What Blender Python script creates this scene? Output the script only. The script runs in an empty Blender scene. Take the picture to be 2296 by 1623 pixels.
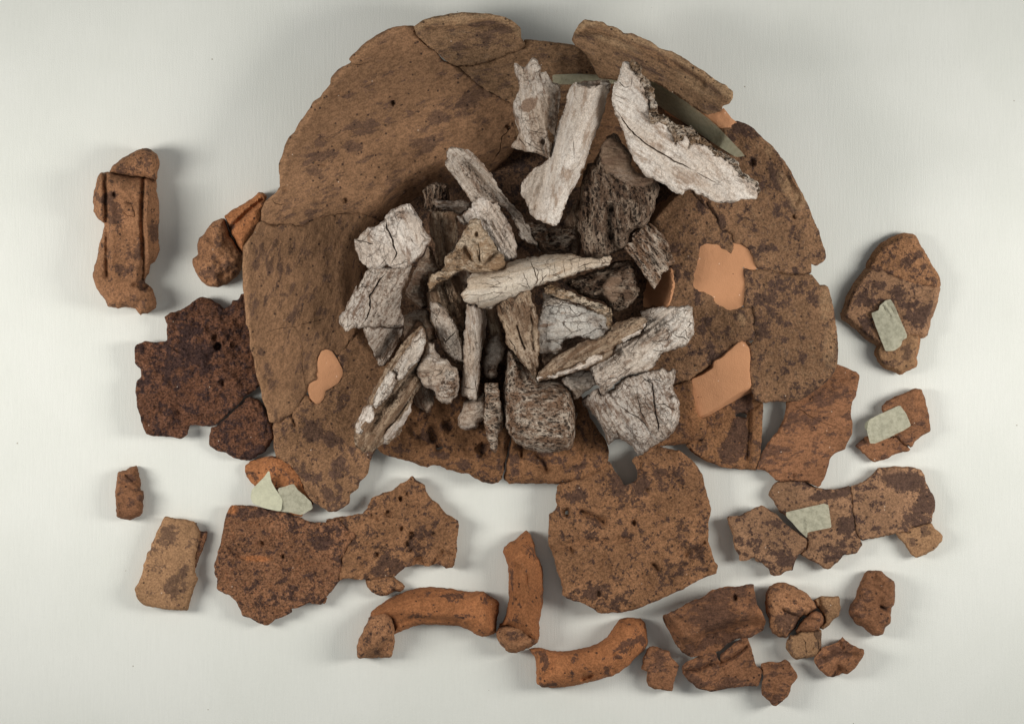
import bpy, math, numpy as np
from mathutils import Vector
from mathutils.geometry import delaunay_2d_cdt

# ------------------------------------------------------------------ camera, light, exposure
K = 0.035                     # metres per 100 tracing units (the dish is about 45 cm wide)
HC = 62.0                     # camera height in units of 100 tracing pixels
CX, CY = 1148.0, 811.5
scn = bpy.context.scene
COL = scn.collection
cam_d = bpy.data.cameras.new("camera")
cam = bpy.data.objects.new("camera", cam_d)
COL.objects.link(cam)
cam.location = (0, 0, HC * K)
cam_d.sensor_width = 36.0
cam_d.lens = 36.0 * HC / 22.96
cam_d.clip_end = 50.0
scn.camera = cam

world = bpy.data.worlds.new("World")
scn.world = world
world.use_nodes = True
wb = world.node_tree.nodes["Background"]
wb.inputs[0].default_value = (0.93, 0.97, 1.0, 1)
wb.inputs[1].default_value = 0.225

def area(name, loc, target, size, sizey, power, color):
    l = bpy.data.lights.new(name, 'AREA')
    l.shape = 'RECTANGLE'; l.size = size * K; l.size_y = sizey * K
    l.energy = power; l.color = color
    o = bpy.data.objects.new(name, l); COL.objects.link(o)
    o.location = Vector(loc) * K
    d = (Vector(target) - Vector(loc))
    o.rotation_euler = d.to_track_quat('-Z', 'Y').to_euler()
    return o
for _s in (-1, 1):
    _l = area("copy_stand_lamp", (_s * 24, .3, 18.5), (_s * 2.5, .3, 0), 8, 14, 2.35, (1.0, 0.972, 0.93))
    _l.data.spread = math.radians(98)
scn.view_settings.view_transform = 'Standard'
scn.view_settings.look = 'None'
scn.view_settings.exposure = 0.0
scn.view_settings.gamma = 1.0

# ------------------------------------------------------------------ tracing coordinates
ZM = {'A': (800, 0, 1000), 'B': (1600, 0, 1000), 'C': (1100, 450, 800), 'D': (1700, 450, 800),
      'E': (1100, 950, 800), 'F': (1700, 950, 800), 'G': (1100, 1350, 900), 'H': (1900, 1250, 900),
      'I': (200, 450, 900), 'J': (400, 950, 900), 'K': (300, 1520, 900), 'L': (1100, 1750, 900),
      'M': (1800, 1850, 900), 'N': (2400, 1550, 900), 'O': (2500, 750, 900), 'P': (2200, 350, 900),
      'Q': (2550, 1200, 800), 'R': (2500, 1900, 800), 'W': (0, 0, 3508)}
F = 2296.0 / 3508.0
def pts(s):
    out = []; z = ZM['W']
    for tok in s.split():
        if tok in ZM: z = ZM[tok]; continue
        a, b = tok.split(',')
        sc = z[2] / 2296.0
        out.append(((z[0] + float(a) * sc) * F, (z[1] + float(b) * sc) * F))
    return np.array(out)

# ------------------------------------------------------------------ numeric helpers
def _h(ix, iy, seed):
    n = (ix.astype(np.int64) * 374761393 + iy.astype(np.int64) * 668265263 + seed * 974634777) & 0xffffffff
    n = ((n ^ (n >> 13)) * 1274126177) & 0xffffffff
    n = (n ^ (n >> 16)) & 0xffffffff
    return n / 4294967295.0 * 2 - 1
def vn(x, y, seed=0):
    ix = np.floor(x); iy = np.floor(y); fx = x - ix; fy = y - iy
    fx = fx * fx * (3 - 2 * fx); fy = fy * fy * (3 - 2 * fy)
    a = _h(ix, iy, seed); b = _h(ix + 1, iy, seed); c = _h(ix, iy + 1, seed); d = _h(ix + 1, iy + 1, seed)
    return (a * (1 - fx) + b * fx) * (1 - fy) + (c * (1 - fx) + d * fx) * fy
def fbm(x, y, seed=0, o=4, g=.5):
    s = 0; a = 1; t = 0
    for i in range(o):
        s = s + a * vn(x, y, seed + i * 17); t += a; a *= g; x = x * 2.03 + 5.1; y = y * 2.03 + 1.7
    return s / t
def pdist(P, L, closed=False):
    A = L; B = np.roll(L, -1, axis=0)
    if not closed: A = A[:-1]; B = B[:-1]
    best = np.full(len(P), 1e18)
    AB = B - A; ll = (AB ** 2).sum(1) + 1e-9
    for k in range(len(A)):
        v = P - A[k]
        t = np.clip((v @ AB[k]) / ll[k], 0, 1)
        e = v - t[:, None] * AB[k]
        best = np.minimum(best, (e ** 2).sum(1))
    return np.sqrt(best)
def inside(P, poly):
    x, y = P[:, 0], P[:, 1]; r = np.zeros(len(P), bool)
    A = poly; B = np.roll(poly, -1, axis=0)
    for (x1, y1), (x2, y2) in zip(A, B):
        c = ((y1 > y) != (y2 > y))
        if y1 != y2:
            r ^= c & (x < (x2 - x1) * (y - y1) / (y2 - y1) + x1)
    return r
def resample(poly, s, closed=True):
    Q = np.vstack([poly, poly[:1]]) if closed else poly
    out = []
    for a, b in zip(Q[:-1], Q[1:]):
        n = max(1, int(round(np.hypot(*(b - a)) / s)))
        for i in range(n): out.append(a + (b - a) * i / n)
    if not closed: out.append(Q[-1])
    return np.array(out)
def rounded(poly):
    # one corner-cutting pass, kept mild so that pointed tips survive
    A = poly; B = np.roll(poly, -1, axis=0)
    return np.stack([A * .90 + B * .10, A * .10 + B * .90], 1).reshape(-1, 2)
def smooth(t): t = np.clip(t, 0, 1); return t * t * (3 - 2 * t)
def toworld(x, y, z):
    f = (HC - z) / HC
    return np.stack([(x - CX) / 100 * f, -(y - CY) / 100 * f, z], 1) * K

SEED = [1]
# ------------------------------------------------------------------ the mesh builder
def slab(name, parent, outline, z, t=.2, mat=None, s=4.0, er=4, ed=.045, amp=1.0, jit=1.0, gap=0.0,
         inset=.03, ground=None, sideg=0.0, chip=.05, fib=0.0, clayside=.9, fx=(), ang=0, holes=(), infl=None, und=.03, sponge=0, rows=3, siderough=1.0, stuff=None):
    """A broken piece: outline in tracing coordinates, top height z(x, y), real thickness and rough fracture sides."""
    SEED[0] += 1; sd = SEED[0]
    def ragged(poly, sg):
        P = resample(rounded(poly), s * .8)
        dx = fbm(P[:, 0] / 11, P[:, 1] / 11, 5, 3, .6) * 2.3 * jit + vn(P[:, 0] / 45, P[:, 1] / 45, 9) * 1.5 * jit
        dy = fbm(P[:, 0] / 11, P[:, 1] / 11, 6, 3, .6) * 2.3 * jit + vn(P[:, 0] / 45, P[:, 1] / 45, 10) * 1.5 * jit
        P = P + np.stack([dx, dy], 1)
        T = np.roll(P, -1, axis=0) - np.roll(P, 1, axis=0)
        area_ = (P[:, 0] * np.roll(P[:, 1], -1) - np.roll(P[:, 0], -1) * P[:, 1]).sum()
        N = np.stack([-T[:, 1], T[:, 0]], 1) * (1 if area_ > 0 else -1)
        N = N / (np.linalg.norm(N, axis=1)[:, None] + 1e-9)   # points inward for an outer ring
        if sg < 0: N = -N
        return P + N * gap * .35, N, area_
    outer, ON, oa = ragged(outline, 1)
    if oa < 0: outer = outer[::-1]; ON = ON[::-1]
    rings = [(outer, ON)]
    for h in holes:
        P, N, a = ragged(h, -1)
        if a > 0: P = P[::-1]; N = N[::-1]
        rings.append((P, N))
    x0, y0 = outer.min(0); x1, y1 = outer.max(0)
    gx, gy = np.meshgrid(np.arange(x0, x1, s), np.arange(y0, y1, s * .866))
    gx = gx + (np.arange(gx.shape[0]) % 2)[:, None] * s * .5
    G = np.stack([gx.ravel(), gy.ravel()], 1)
    rg = np.random.RandomState(sd)
    G = G + rg.uniform(-.22, .22, G.shape) * s
    cr = []
    for f in fx:
        if f[0] == 'c':
            L = resample(f[1], 2.5, False)
            L = L + np.stack([fbm(L[:, 0] / 9, L[:, 1] / 9, 31, 2), fbm(L[:, 0] / 9, L[:, 1] / 9, 32, 2)], 1) * 1.6
            T = np.gradient(L, axis=0); T /= np.linalg.norm(T, axis=1)[:, None] + 1e-9
            N = np.stack([-T[:, 1], T[:, 0]], 1)
            n = len(L); tap = np.minimum(1, np.minimum(np.arange(n) + .6, n - 1 - np.arange(n) + .6) / max(3, n * .2))
            w = f[2] * .5 * tap * (1 + .5 * vn(L[:, 0] / 6, L[:, 1] / 6, 33))
            w = np.maximum(w, .35)
            dep = f[3] * np.maximum(.35, tap)
            cr.append((L, L + N * w[:, None], L - N * w[:, None], dep, f[2]))
    G = G[inside(G, outer)]
    allring = outer
    def dring(P):
        d = pdist(P, outer, True)
        for r, _ in rings[1:]: d = np.minimum(d, pdist(P, r, True))
        return d
    d = dring(G); keep = d > .55 * s
    for r, _ in rings[1:]: keep &= ~inside(G, r)
    for c in cr: keep &= pdist(G, c[0]) > c[4] * .5 + 1.2
    G = G[keep]; d = d[keep]
    kinds = [np.full(len(G), 0.0)]; extra = []
    for c in cr:
        for arr, dep in ((c[0], c[3]), (c[1], None), (c[2], None)):
            k = inside(arr, outer) & (dring(arr) > .8)
            extra.append(arr[k]); kinds.append((dep[k] if dep is not None else np.zeros(k.sum())))
    nr = sum(len(r) for r, _ in rings)
    V = np.vstack([r for r, _ in rings] + [G] + extra)
    crd = np.concatenate([np.zeros(nr)] + kinds)
    edges = []; off = 0
    for r, _ in rings:
        m = len(r); edges += [(off + i, off + (i + 1) % m) for i in range(m)]; off += m
    res = delaunay_2d_cdt([Vector(p) for p in V], edges, [], 0, 1e-4)
    VV = np.array([tuple(p) for p in res[0]])
    orig = np.array([o[0] if o else -1 for o in res[3]])
    tri = np.array([f for f in res[2] if len(f) == 3])
    cen = VV[tri].mean(1)
    k = inside(cen, outer)
    for r, _ in rings[1:]: k &= ~inside(cen, r)
    tri = tri[k]
    n = len(VV)
    CR = np.where(orig >= 0, crd[np.clip(orig, 0, None)], 0)
    D = np.zeros(n); isring = (orig >= 0) & (orig < nr)
    D[~isring] = dring(VV[~isring])
    # orientation: world y = -y, so flip for upward normals
    a = VV[tri]; cross = (a[:, 1, 0] - a[:, 0, 0]) * (a[:, 2, 1] - a[:, 0, 1]) - (a[:, 1, 1] - a[:, 0, 1]) * (a[:, 2, 0] - a[:, 0, 0])
    tri[cross > 0] = tri[cross > 0][:, ::-1]
    X, Y = VV[:, 0], VV[:, 1]
    zb = z(X, Y) * np.ones(n)
    Z = zb.copy()
    if infl: # (height, reach): swells like a pebble or a handle
        q = np.clip(D / infl[1], 0, 1)
        Z += infl[0] * (np.sqrt(1 - (1 - q) ** 2) - 1)
    Z -= ed * (1 - np.clip(D / er, 0, 1)) ** 2
    u = und * amp
    Z += fbm(X / 70, Y / 70, sd, 2) * u * 1.6 + fbm(X / 19, Y / 19, sd + 3, 3, .6) * u * .8 + fbm(X / 6, Y / 6, sd + 7, 2) * u * .25
    if chip: Z -= chip * smooth(vn(X / 12, Y / 12, sd + 61) * 2.2) * (1 - smooth(D / (5 + 3 * vn(X / 7, Y / 7, sd + 62))))
    if fib:
        cu, su = math.cos(ang), math.sin(ang); U_ = X * cu + Y * su; V_ = -X * su + Y * cu
        Z += fib * (fbm(U_ / 55, V_ / 6.5, sd + 71, 3, .6) * 1.3 + .5 * vn(U_ / 30, V_ / 3.2, sd + 72))
    MR = np.zeros(n); MG = np.zeros(n); MB = np.zeros(n)
    P2 = VV
    for f in fx:
        if f[0] == 'g':
            q = np.exp(-(pdist(P2, f[1]) / f[2]) ** 2); Z -= f[3] * q
        elif f[0] == 'p':
            q = np.hypot(X - f[1], Y - f[2]) * (1 + .25 * vn(X / 5, Y / 5, 77)) / f[3]; Z -= f[4] * (1 - smooth((q - .55) / .6))
        elif f[0] == 's':     # plateau with soft edge
            ins = inside(P2, f[1]); q = pdist(P2, f[1], True) * np.where(ins, 1, -1); Z += f[2] * smooth(.5 + q / (2 * f[3]))
        elif f[0] in ('R', 'Gm', 'Bm'):
            ca, sa = math.cos(f[5]), math.sin(f[5]); dx, dy = X - f[1], Y - f[2]
            q = np.hypot((dx * ca + dy * sa) / f[3], (-dx * sa + dy * ca) / f[4]); v = f[6] * (1 - smooth((q - .5) / .8))
            if f[0] == 'R': MR = np.maximum(MR, v)
            elif f[0] == 'Gm': MG = np.maximum(MG, v)
            else: MB = np.maximum(MB, v)
        elif f[0] == 'GP':
            ins = inside(P2, f[1]); q = pdist(P2, f[1], True) * np.where(ins, 1, -1); MG = np.maximum(MG, f[2] * smooth(.5 + q / (2 * f[3])))
        elif f[0] == 'GL':    # mask band along a line
            MG = np.maximum(MG, f[3] * (1 - smooth((pdist(P2, f[1]) / f[2] - .5) / .8)))
        elif f[0] == 'BL':
            MB = np.maximum(MB, f[3] * (1 - smooth((pdist(P2, f[1]) / f[2] - .5) / .8)))
        elif f[0] == 'BP':
            ins = inside(P2, f[1]); q = pdist(P2, f[1], True) * np.where(ins, 1, -1); MB = np.maximum(MB, f[2] * smooth(.5 + q / (2 * f[3])))
    if sideg: MG = np.maximum(MG, sideg * np.exp(-(D / 4.2) ** 2) * (.8 + .8 * vn(X / 9, Y / 9, 91)))
    if sponge:
        q = np.abs(fbm(X / 5.0, Y / 5.0, sd + 40, 2)) ; w = np.maximum(MG, .25) if MG.max() > 0 else 1
        Z += sponge * (q - .35) * w + sponge * .6 * vn(X / 2.6, Y / 2.6, sd + 44) * w
    Z -= CR
    ca, sa = math.cos(ang), math.sin(ang)
    def grain(X, Y, Z): return np.stack([(X * ca + Y * sa) / 100 + sd * 3.71, (-X * sa + Y * ca) / 100 + sd * 1.93, Z + sd * .57], 1)
    verts = [toworld(X, Y, Z)]; gr = [grain(X, Y, Z)]
    mk = [np.stack([MR, MG, MB, np.ones(n)], 1)]; faces = [tuple(f) for f in tri]
    # which vertex carries each ring point
    inv = {}
    for i, o in enumerate(res[3]):
        for q in o: inv[q] = i
    tot = n; off = 0
    lastrings = []
    for ri, (r, N) in enumerate(rings):
        m = len(r); idx = [inv.get(off + i, 0) for i in range(m)]; off += m
        zt = Z[idx]
        if ground is not None: zbm = np.full(m, ground)
        else: zbm = zb[idx] - t - (infl[0] if infl else 0) * 0.6
        zbm = np.minimum(zbm, zt - .02)
        prev = idx
        for k in range(1, rows + 1):
            f = k / rows
            rough = (fbm(r[:, 0] / 6, r[:, 1] / 6 + k * 3.3, sd + 50 + k, 3) * 2.2) * siderough * (1 if k < rows else .5)
            off_in = 100 * inset * f + np.abs(rough) * (1 if inset >= 0 else -1) * .8
            Q = r + N * off_in[:, None]
            zz = zt + (zbm - zt) * f
            verts.append(toworld(Q[:, 0], Q[:, 1], zz)); gr.append(grain(Q[:, 0], Q[:, 1], zz))
            mk.append(np.stack([MR[idx], np.maximum(MG[idx], sideg if sideg else clayside), MB[idx], np.ones(m)], 1))
            cur = list(range(tot, tot + m)); tot += m
            for i in range(m):
                j = (i + 1) % m; faces.append((prev[i], prev[j], cur[j], cur[i]))
            prev = cur
        lastrings.append((idx, prev))
    if True:
        low = np.arange(n) + tot
        zl = (np.full(n, ground) if ground is not None else zb - t - (infl[0] * .6 if infl else 0))
        zl = np.minimum(zl, Z - .015)
        verts.append(toworld(X, Y, zl)); gr.append(grain(X, Y, zl)); mk.append(np.stack([MR, MG, MB, np.ones(n)], 1))
        for idx, last in lastrings:
            for a_, b_ in zip(idx, last): low[a_] = b_
        faces += [(int(low[c]), int(low[b]), int(low[a])) for a, b, c in tri]
        tot += n
    Vw = np.vstack(verts); Gv = np.vstack(gr); Mk = np.vstack(mk)
    base = np.array(parent.location) if parent is not None else None
    if base is None: loc = np.array([Vw[:, 0].mean(), Vw[:, 1].mean(), Vw[:, 2].min()])
    else: loc = base
    me = bpy.data.meshes.new(name)
    me.from_pydata((Vw - loc).tolist(), [], faces)
    at = me.attributes.new("grain", 'FLOAT_VECTOR', 'POINT'); at.data.foreach_set("vector", Gv.astype(np.float32).ravel())
    at = me.attributes.new("mask", 'FLOAT_COLOR', 'POINT'); at.data.foreach_set("color", Mk.astype(np.float32).ravel())
    me.polygons.foreach_set("use_smooth", np.ones(len(me.polygons), bool))
    me.update(); me.validate()
    try: me.set_sharp_from_angle(angle=math.radians(42))
    except Exception: pass
    if mat: me.materials.append(mat)
    o = bpy.data.objects.new(name, me); COL.objects.link(o)
    if parent is not None: o.parent = parent
    else: o.location = loc.tolist()
    return o

def thing(name, label, cat, outline, z=0.0, group=None):
    o = bpy.data.objects.new(name, None); COL.objects.link(o)
    c = outline.mean(0); w = toworld(np.array([c[0]]), np.array([c[1]]), np.array([z]))[0]
    o.location = w.tolist(); o.empty_display_size = .01
    o['label'] = label; o['category'] = cat
    if group: o['group'] = group
    return o
def tag(o, label, cat, group=None):
    o['label'] = label; o['category'] = cat
    if group: o['group'] = group
    return o
def const(h): return lambda x, y: h + 0 * x
def plane(p, q, z0, z1):       # height z0 at tracing point p, z1 at q, linear between and beyond
    d = np.array(q, float) - np.array(p, float); l = (d ** 2).sum()
    return lambda x, y: z0 + (z1 - z0) * ((x - p[0]) * d[0] + (y - p[1]) * d[1]) / l
def tube(p, q, z0, z1, w, b):  # round back (b > 0) or trough (b < 0) across the line p-q
    d = np.array(q, float) - np.array(p, float); l = math.hypot(*d); e = d / l
    if b > 0: b *= 1.55
    def f(x, y):
        u = ((x - p[0]) * e[0] + (y - p[1]) * e[1]) / l
        v = np.abs(-(x - p[0]) * e[1] + (y - p[1]) * e[0]) / w
        return z0 + (z1 - z0) * u + b * (np.sqrt(np.clip(1 - np.minimum(v, .97) ** 2, 0, 1)) - 1 if b > 0 else -(np.minimum(v, 1.2) ** 2) )
    return f

# ------------------------------------------------------------------ materials
def node(nt, t, **k):
    n = nt.nodes.new(t)
    for a, v in k.items(): setattr(n, a, v)
    return n
class MatB:
    def __init__(s, name, rough=.9):
        s.m = bpy.data.materials.new(name); s.m.use_nodes = True; s.nt = s.m.node_tree
        s.b = s.nt.nodes["Principled BSDF"]; s.b.inputs['Roughness'].default_value = rough
        s.b.inputs['Specular IOR Level'].default_value = .18
    def lk(s, a, b): s.nt.links.new(a, b)
    def vec(s, sc=(1, 1, 1)):
        a = node(s.nt, 'ShaderNodeAttribute', attribute_name='grain')
        mp = node(s.nt, 'ShaderNodeVectorMath', operation='MULTIPLY'); mp.inputs[1].default_value = sc
        s.lk(a.outputs['Vector'], mp.inputs[0]); return mp.outputs[0]
    def noise(s, v, scale, detail=5, rough=.6, dist=0):
        n = node(s.nt, 'ShaderNodeTexNoise'); n.inputs['Scale'].default_value = scale; n.inputs['Detail'].default_value = detail
        n.inputs['Roughness'].default_value = rough; n.inputs['Distortion'].default_value = dist
        s.lk(v, n.inputs['Vector']); return n.outputs['Fac']
    def voro(s, v, scale, feature='F1', out='Distance', rnd=1):
        n = node(s.nt, 'ShaderNodeTexVoronoi', feature=feature); n.inputs['Scale'].default_value = scale
        n.inputs['Randomness'].default_value = rnd
        s.lk(v, n.inputs['Vector']); return n.outputs[out], n
    def ramp(s, f, a, b, lo=0, hi=1):
        n = node(s.nt, 'ShaderNodeMapRange'); n.inputs[1].default_value = a; n.inputs[2].default_value = b
        n.inputs[3].default_value = lo; n.inputs[4].default_value = hi; n.interpolation_type = 'SMOOTHSTEP'
        s.lk(f, n.inputs[0]); return n.outputs[0]
    def mth(s, op, a, b=None, clamp=False):
        n = node(s.nt, 'ShaderNodeMath', operation=op); n.use_clamp = clamp
        for i, q in enumerate((a, b)):
            if q is None: continue
            if isinstance(q, (int, float)): n.inputs[i].default_value = q
            else: s.lk(q, n.inputs[i])
        return n.outputs[0]
    def mix(s, f, a, b, blend='MIX'):
        n = node(s.nt, 'ShaderNodeMix', data_type='RGBA', blend_type=blend)
        for i, q in ((0, f), (6, a), (7, b)):
            if isinstance(q, (int, float)): n.inputs[i].default_value = q
            elif isinstance(q, tuple): n.inputs[i].default_value = q + (1,)
            else: s.lk(q, n.inputs[i])
        return n.outputs[2]
    def mask(s):
        a = node(s.nt, 'ShaderNodeAttribute', attribute_name='mask')
        sp = node(s.nt, 'ShaderNodeSeparateColor'); s.lk(a.outputs['Color'], sp.inputs[0]); return sp.outputs
    def warp(s, v, scale, amt):
        n = node(s.nt, 'ShaderNodeTexNoise'); n.inputs['Scale'].default_value = scale; n.inputs['Detail'].default_value = 3
        s.lk(v, n.inputs['Vector'])
        a = node(s.nt, 'ShaderNodeVectorMath', operation='SUBTRACT'); s.lk(n.outputs['Color'], a.inputs[0]); a.inputs[1].default_value = (.5, .5, .5)
        b = node(s.nt, 'ShaderNodeVectorMath', operation='SCALE'); s.lk(a.outputs[0], b.inputs[0]); b.inputs['Scale'].default_value = amt
        c = node(s.nt, 'ShaderNodeVectorMath', operation='ADD'); s.lk(v, c.inputs[0]); s.lk(b.outputs[0], c.inputs[1]); return c.outputs[0]
    def bump(s, h, dist, strength=1.0):
        n = node(s.nt, 'ShaderNodeBump'); n.inputs['Strength'].default_value = strength; n.inputs['Distance'].default_value = dist * K
        s.lk(h, n.inputs['Height']); s.lk(n.outputs[0], s.b.inputs['Normal'])
    def out(s, c): s.lk(c, s.b.inputs['Base Color'])

def clay(name, base, dark=(.062, .036, .030), orange=(.36, .14, .055), thr=.56, soft=.05, damt=.8, othr=.66, stretch=1.0, bump=.05, grainamt=.5, sscale=3.0, speck=.018):
    m = MatB(name); v = m.vec((1 / stretch, 1, 1)); v0 = m.vec()
    big = m.noise(v, .8, 4, .55); mid = m.noise(v, sscale, 9, .74, .25); mid2 = m.noise(v, sscale * 3.1, 6, .7)
    fine = m.noise(v0, 26, 4, .7); fst = m.noise(v, 16, 3, .65)
    R, G, B = m.mask()[0:3]
    c = m.mix(m.ramp(big, .35, .65), tuple(q * .82 for q in base), tuple(min(1, q * 1.14) for q in base))
    c = m.mix(m.mth('MULTIPLY', m.ramp(mid2, othr - .1, othr + .03), .7), c, orange)
    t = m.mth('ADD', mid, m.mth('MULTIPLY', R, .125)); t = m.mth('ADD', t, m.mth('MULTIPLY', m.mth('SUBTRACT', mid2, .5), .55)); t = m.mth('ADD', t, m.mth('MULTIPLY', m.mth('SUBTRACT', fst, .5), .22)); t = m.mth('ADD', t, m.mth('MULTIPLY', m.mth('SUBTRACT', big, .5), .35))
    c = m.mix(m.mth('MULTIPLY', m.ramp(t, thr, thr + soft), damt), c, dark)
    t2 = m.mth('ADD', mid2, m.mth('MULTIPLY', m.mth('SUBTRACT', mid, .5), .5))
    c = m.mix(m.mth('MULTIPLY', m.ramp(t2, thr + .02, thr + .09), damt * .75), c, dark)
    c = m.mix(m.mth('MULTIPLY', B, m.ramp(mid2, .3, .55), True), c, orange)
    c = m.mix(m.mth('MULTIPLY', G, m.ramp(mid2, .35, .6, .35, .8)), c, tuple(min(1, .5 * a + .55 * b) for a, b in zip(base, orange)))
    g = m.ramp(m.mth('ADD', m.mth('MULTIPLY', fine, .6), m.mth('MULTIPLY', fst, .4)), .38, .62, 1 - grainamt, 1 + grainamt * .8)
    cc = node(m.nt, 'ShaderNodeVectorMath', operation='SCALE'); m.lk(c, cc.inputs[0]); m.lk(g, cc.inputs['Scale'])
    vd, vo = m.voro(v0, 11)
    sp = node(m.nt, 'ShaderNodeSeparateColor'); m.lk(vo.outputs['Color'], sp.inputs[0])
    sel = m.mth('MULTIPLY', m.mth('LESS_THAN', vd, .13), m.mth('LESS_THAN', sp.outputs[0], speck))
    c = m.mix(sel, cc.outputs[0], (.62, .52, .42))
    sel2 = m.mth('MULTIPLY', m.mth('LESS_THAN', vd, .3), m.mth('GREATER_THAN', sp.outputs[1], .93))
    c = m.mix(m.mth('MULTIPLY', sel2, .8), c, tuple(q * .5 for q in dark))
    oi = node(m.nt, 'ShaderNodeObjectInfo'); var = m.ramp(oi.outputs['Random'], 0, 1, .90, 1.10)
    vv = node(m.nt, 'ShaderNodeVectorMath', operation='SCALE'); m.lk(c, vv.inputs[0]); m.lk(var, vv.inputs['Scale'])
    m.out(vv.outputs[0])
    h = m.mth('ADD', m.mth('MULTIPLY', mid, .9), m.mth('MULTIPLY', fine, .35)); h = m.mth('ADD', h, m.mth('MULTIPLY', fst, .35))
    h = m.mth('ADD', h, m.mth('MULTIPLY', mid2, .5)); h = m.mth('SUBTRACT', h, m.mth('MULTIPLY', sel2, .8))
    m.bump(h, bump)
    return m.m

def bone(name, white, brown=(.20, .115, .07), dark=(.12, .074, .048), thr=.55, soft=.12, crack=.6, cscale=2.6, stretch=3.0, grey=(.45, .40, .35), greyamt=.5, bump=.045, speck=.5, sp_scale=11.0, all_sponge=0.0, tan=.8):
    m = MatB(name, .85); v = m.vec((1 / stretch, 1, 1)); v0 = m.vec()
    wv = m.warp(m.vec((.5, 1, .8)), 3, .35)
    big = m.noise(v0, 1.3, 4, .6); st = m.noise(v, 3.2, 8, .72, .3); fib = m.noise(m.vec((.16, 1, 1)), 17, 4, .6)
    fine = m.noise(v0, 30, 3, .7); sm = m.noise(v0, 12, 5, .7)
    R, G, B = m.mask()[0:3]
    tan_ = tuple(.55 * a + .45 * b_ for a, b_ in zip(white, brown)); tn = m.noise(v, 1.5, 7, .68, .4)
    c = m.mix(m.mth('MULTIPLY', m.ramp(big, .42, .62), greyamt), white, grey)
    c = m.mix(m.mth('MULTIPLY', m.ramp(tn, .44, .57), tan), c, (tan_[0], tan_[1] * .96, tan_[2] * .90))
    t = m.mth('ADD', st, m.mth('MULTIPLY', R, .25))
    c = m.mix(m.mth('MULTIPLY', m.ramp(t, thr - .02, thr + soft * .7), .9), c, brown)
    c = m.mix(m.mth('MULTIPLY', m.ramp(sm, .52, .60), speck), c, tuple(q * .75 for q in brown))
    c = m.mix(m.mth('MULTIPLY', m.ramp(fib, .52, .62), speck * .8), c, brown)
    # shrinkage cracks
    vd, _ = m.voro(m.warp(m.vec((.75, 1, 1)), 2.5, .3), cscale, 'DISTANCE_TO_EDGE')
    vd2, _ = m.voro(m.warp(v0, 5, .2), cscale * 2.3, 'DISTANCE_TO_EDGE')
    gate = m.ramp(m.noise(v0, 2.2, 4, .6), .44, .60)
    ck = m.mth('MULTIPLY', m.ramp(vd, .032, .006), m.mth('MULTIPLY', gate, crack), True)
    gate2 = m.ramp(m.noise(v0, 2.1, 2, .5), .5, .62)
    ck2 = m.mth('MULTIPLY', m.ramp(vd2, .05, .008), m.mth('MULTIPLY', gate2, crack * .6), True)
    ck = m.mth('MAXIMUM', ck, ck2)
    c = m.mix(ck, c, dark)
    # cancellous (spongy) tissue where masked
    GG = m.mth('MAXIMUM', G, all_sponge); GG = m.mth('MULTIPLY', GG, m.ramp(m.mth('ADD', st, m.mth('MULTIPLY', GG, .5)), .55, .75), True)
    s1, _ = m.voro(wv, sp_scale); s2, _ = m.voro(m.warp(m.vec((.6, 1, 1)), 6, .25), sp_scale * 2.0)
    pit = m.mth('MAXIMUM', m.ramp(s1, .42, .12), m.mth('MULTIPLY', m.ramp(s2, .38, .1), .8))
    bt = m.ramp(m.noise(m.vec((.35, 1, 1)), 4.5, 6, .75), .43, .64)
    sc = m.mix(bt, brown, white)
    sc = m.mix(m.mth('MULTIPLY', pit, .9), sc, dark)
    c = m.mix(GG, c, sc)
    g = m.ramp(fine, .36, .64, .80, 1.14)
    cc = node(m.nt, 'ShaderNodeVectorMath', operation='SCALE'); m.lk(c, cc.inputs[0]); m.lk(g, cc.inputs['Scale'])
    m.out(cc.outputs[0])
    h = m.mth('ADD', m.mth('MULTIPLY', st, .7), m.mth('MULTIPLY', fib, .3)); h = m.mth('ADD', h, m.mth('MULTIPLY', fine, .25))
    h = m.mth('SUBTRACT', h, m.mth('MULTIPLY', ck, .9)); h = m.mth('SUBTRACT', h, m.mth('MULTIPLY', m.mth('MULTIPLY', pit, GG), 1.6))
    m.bump(h, bump)
    return m.m

TAN = (.235, .125, .060)
M_dish = clay("dish_clay", (.245, .133, .070), orange=(.36, .20, .105), thr=.555, soft=.08, damt=.58, othr=.68, stretch=2.4, bump=.045, grainamt=.34, sscale=2.4)
M_rim = clay("rim_clay", (.25, .145, .078), orange=(.42, .27, .15), othr=.66, thr=.54, soft=.08, damt=.6, stretch=3.0, bump=.05, grainamt=.42, sscale=2.6)
M_wallr = clay("speckled_dish_clay", (.265, .145, .077), orange=(.36, .22, .12), thr=.525, soft=.07, damt=.78, othr=.62, bump=.05, grainamt=.42, sscale=2.8)
M_lowl = clay("mottled_dish_clay", (.25, .135, .070), orange=(.34, .18, .09), thr=.54, soft=.06, damt=.72, bump=.05, grainamt=.42)
M_base = clay("base_clay", (.25, .122, .057), orange=(.33, .15, .065), thr=.545, soft=.06, damt=.75, bump=.06, grainamt=.4, sscale=3.2)
M_frag = clay("fragment_clay", (.315, .158, .077), orange=(.37, .18, .085), thr=.54, soft=.05, damt=.78, bump=.06, grainamt=.42, sscale=3.6)
M_plate = clay("plate_clay", (.31, .172, .095), orange=(.37, .20, .11), thr=.53, soft=.05, damt=.82, othr=.74, bump=.045, grainamt=.34, sscale=3.4)
M_red = clay("reddish_clay", (.27, .125, .062), orange=(.36, .16, .072), thr=.545, soft=.05, damt=.62, bump=.055, grainamt=.34, stretch=1.7)
M_orange = clay("orange_clay", (.36, .147, .060), orange=(.42, .185, .08), thr=.60, soft=.05, damt=.78, bump=.05, grainamt=.3)
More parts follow.
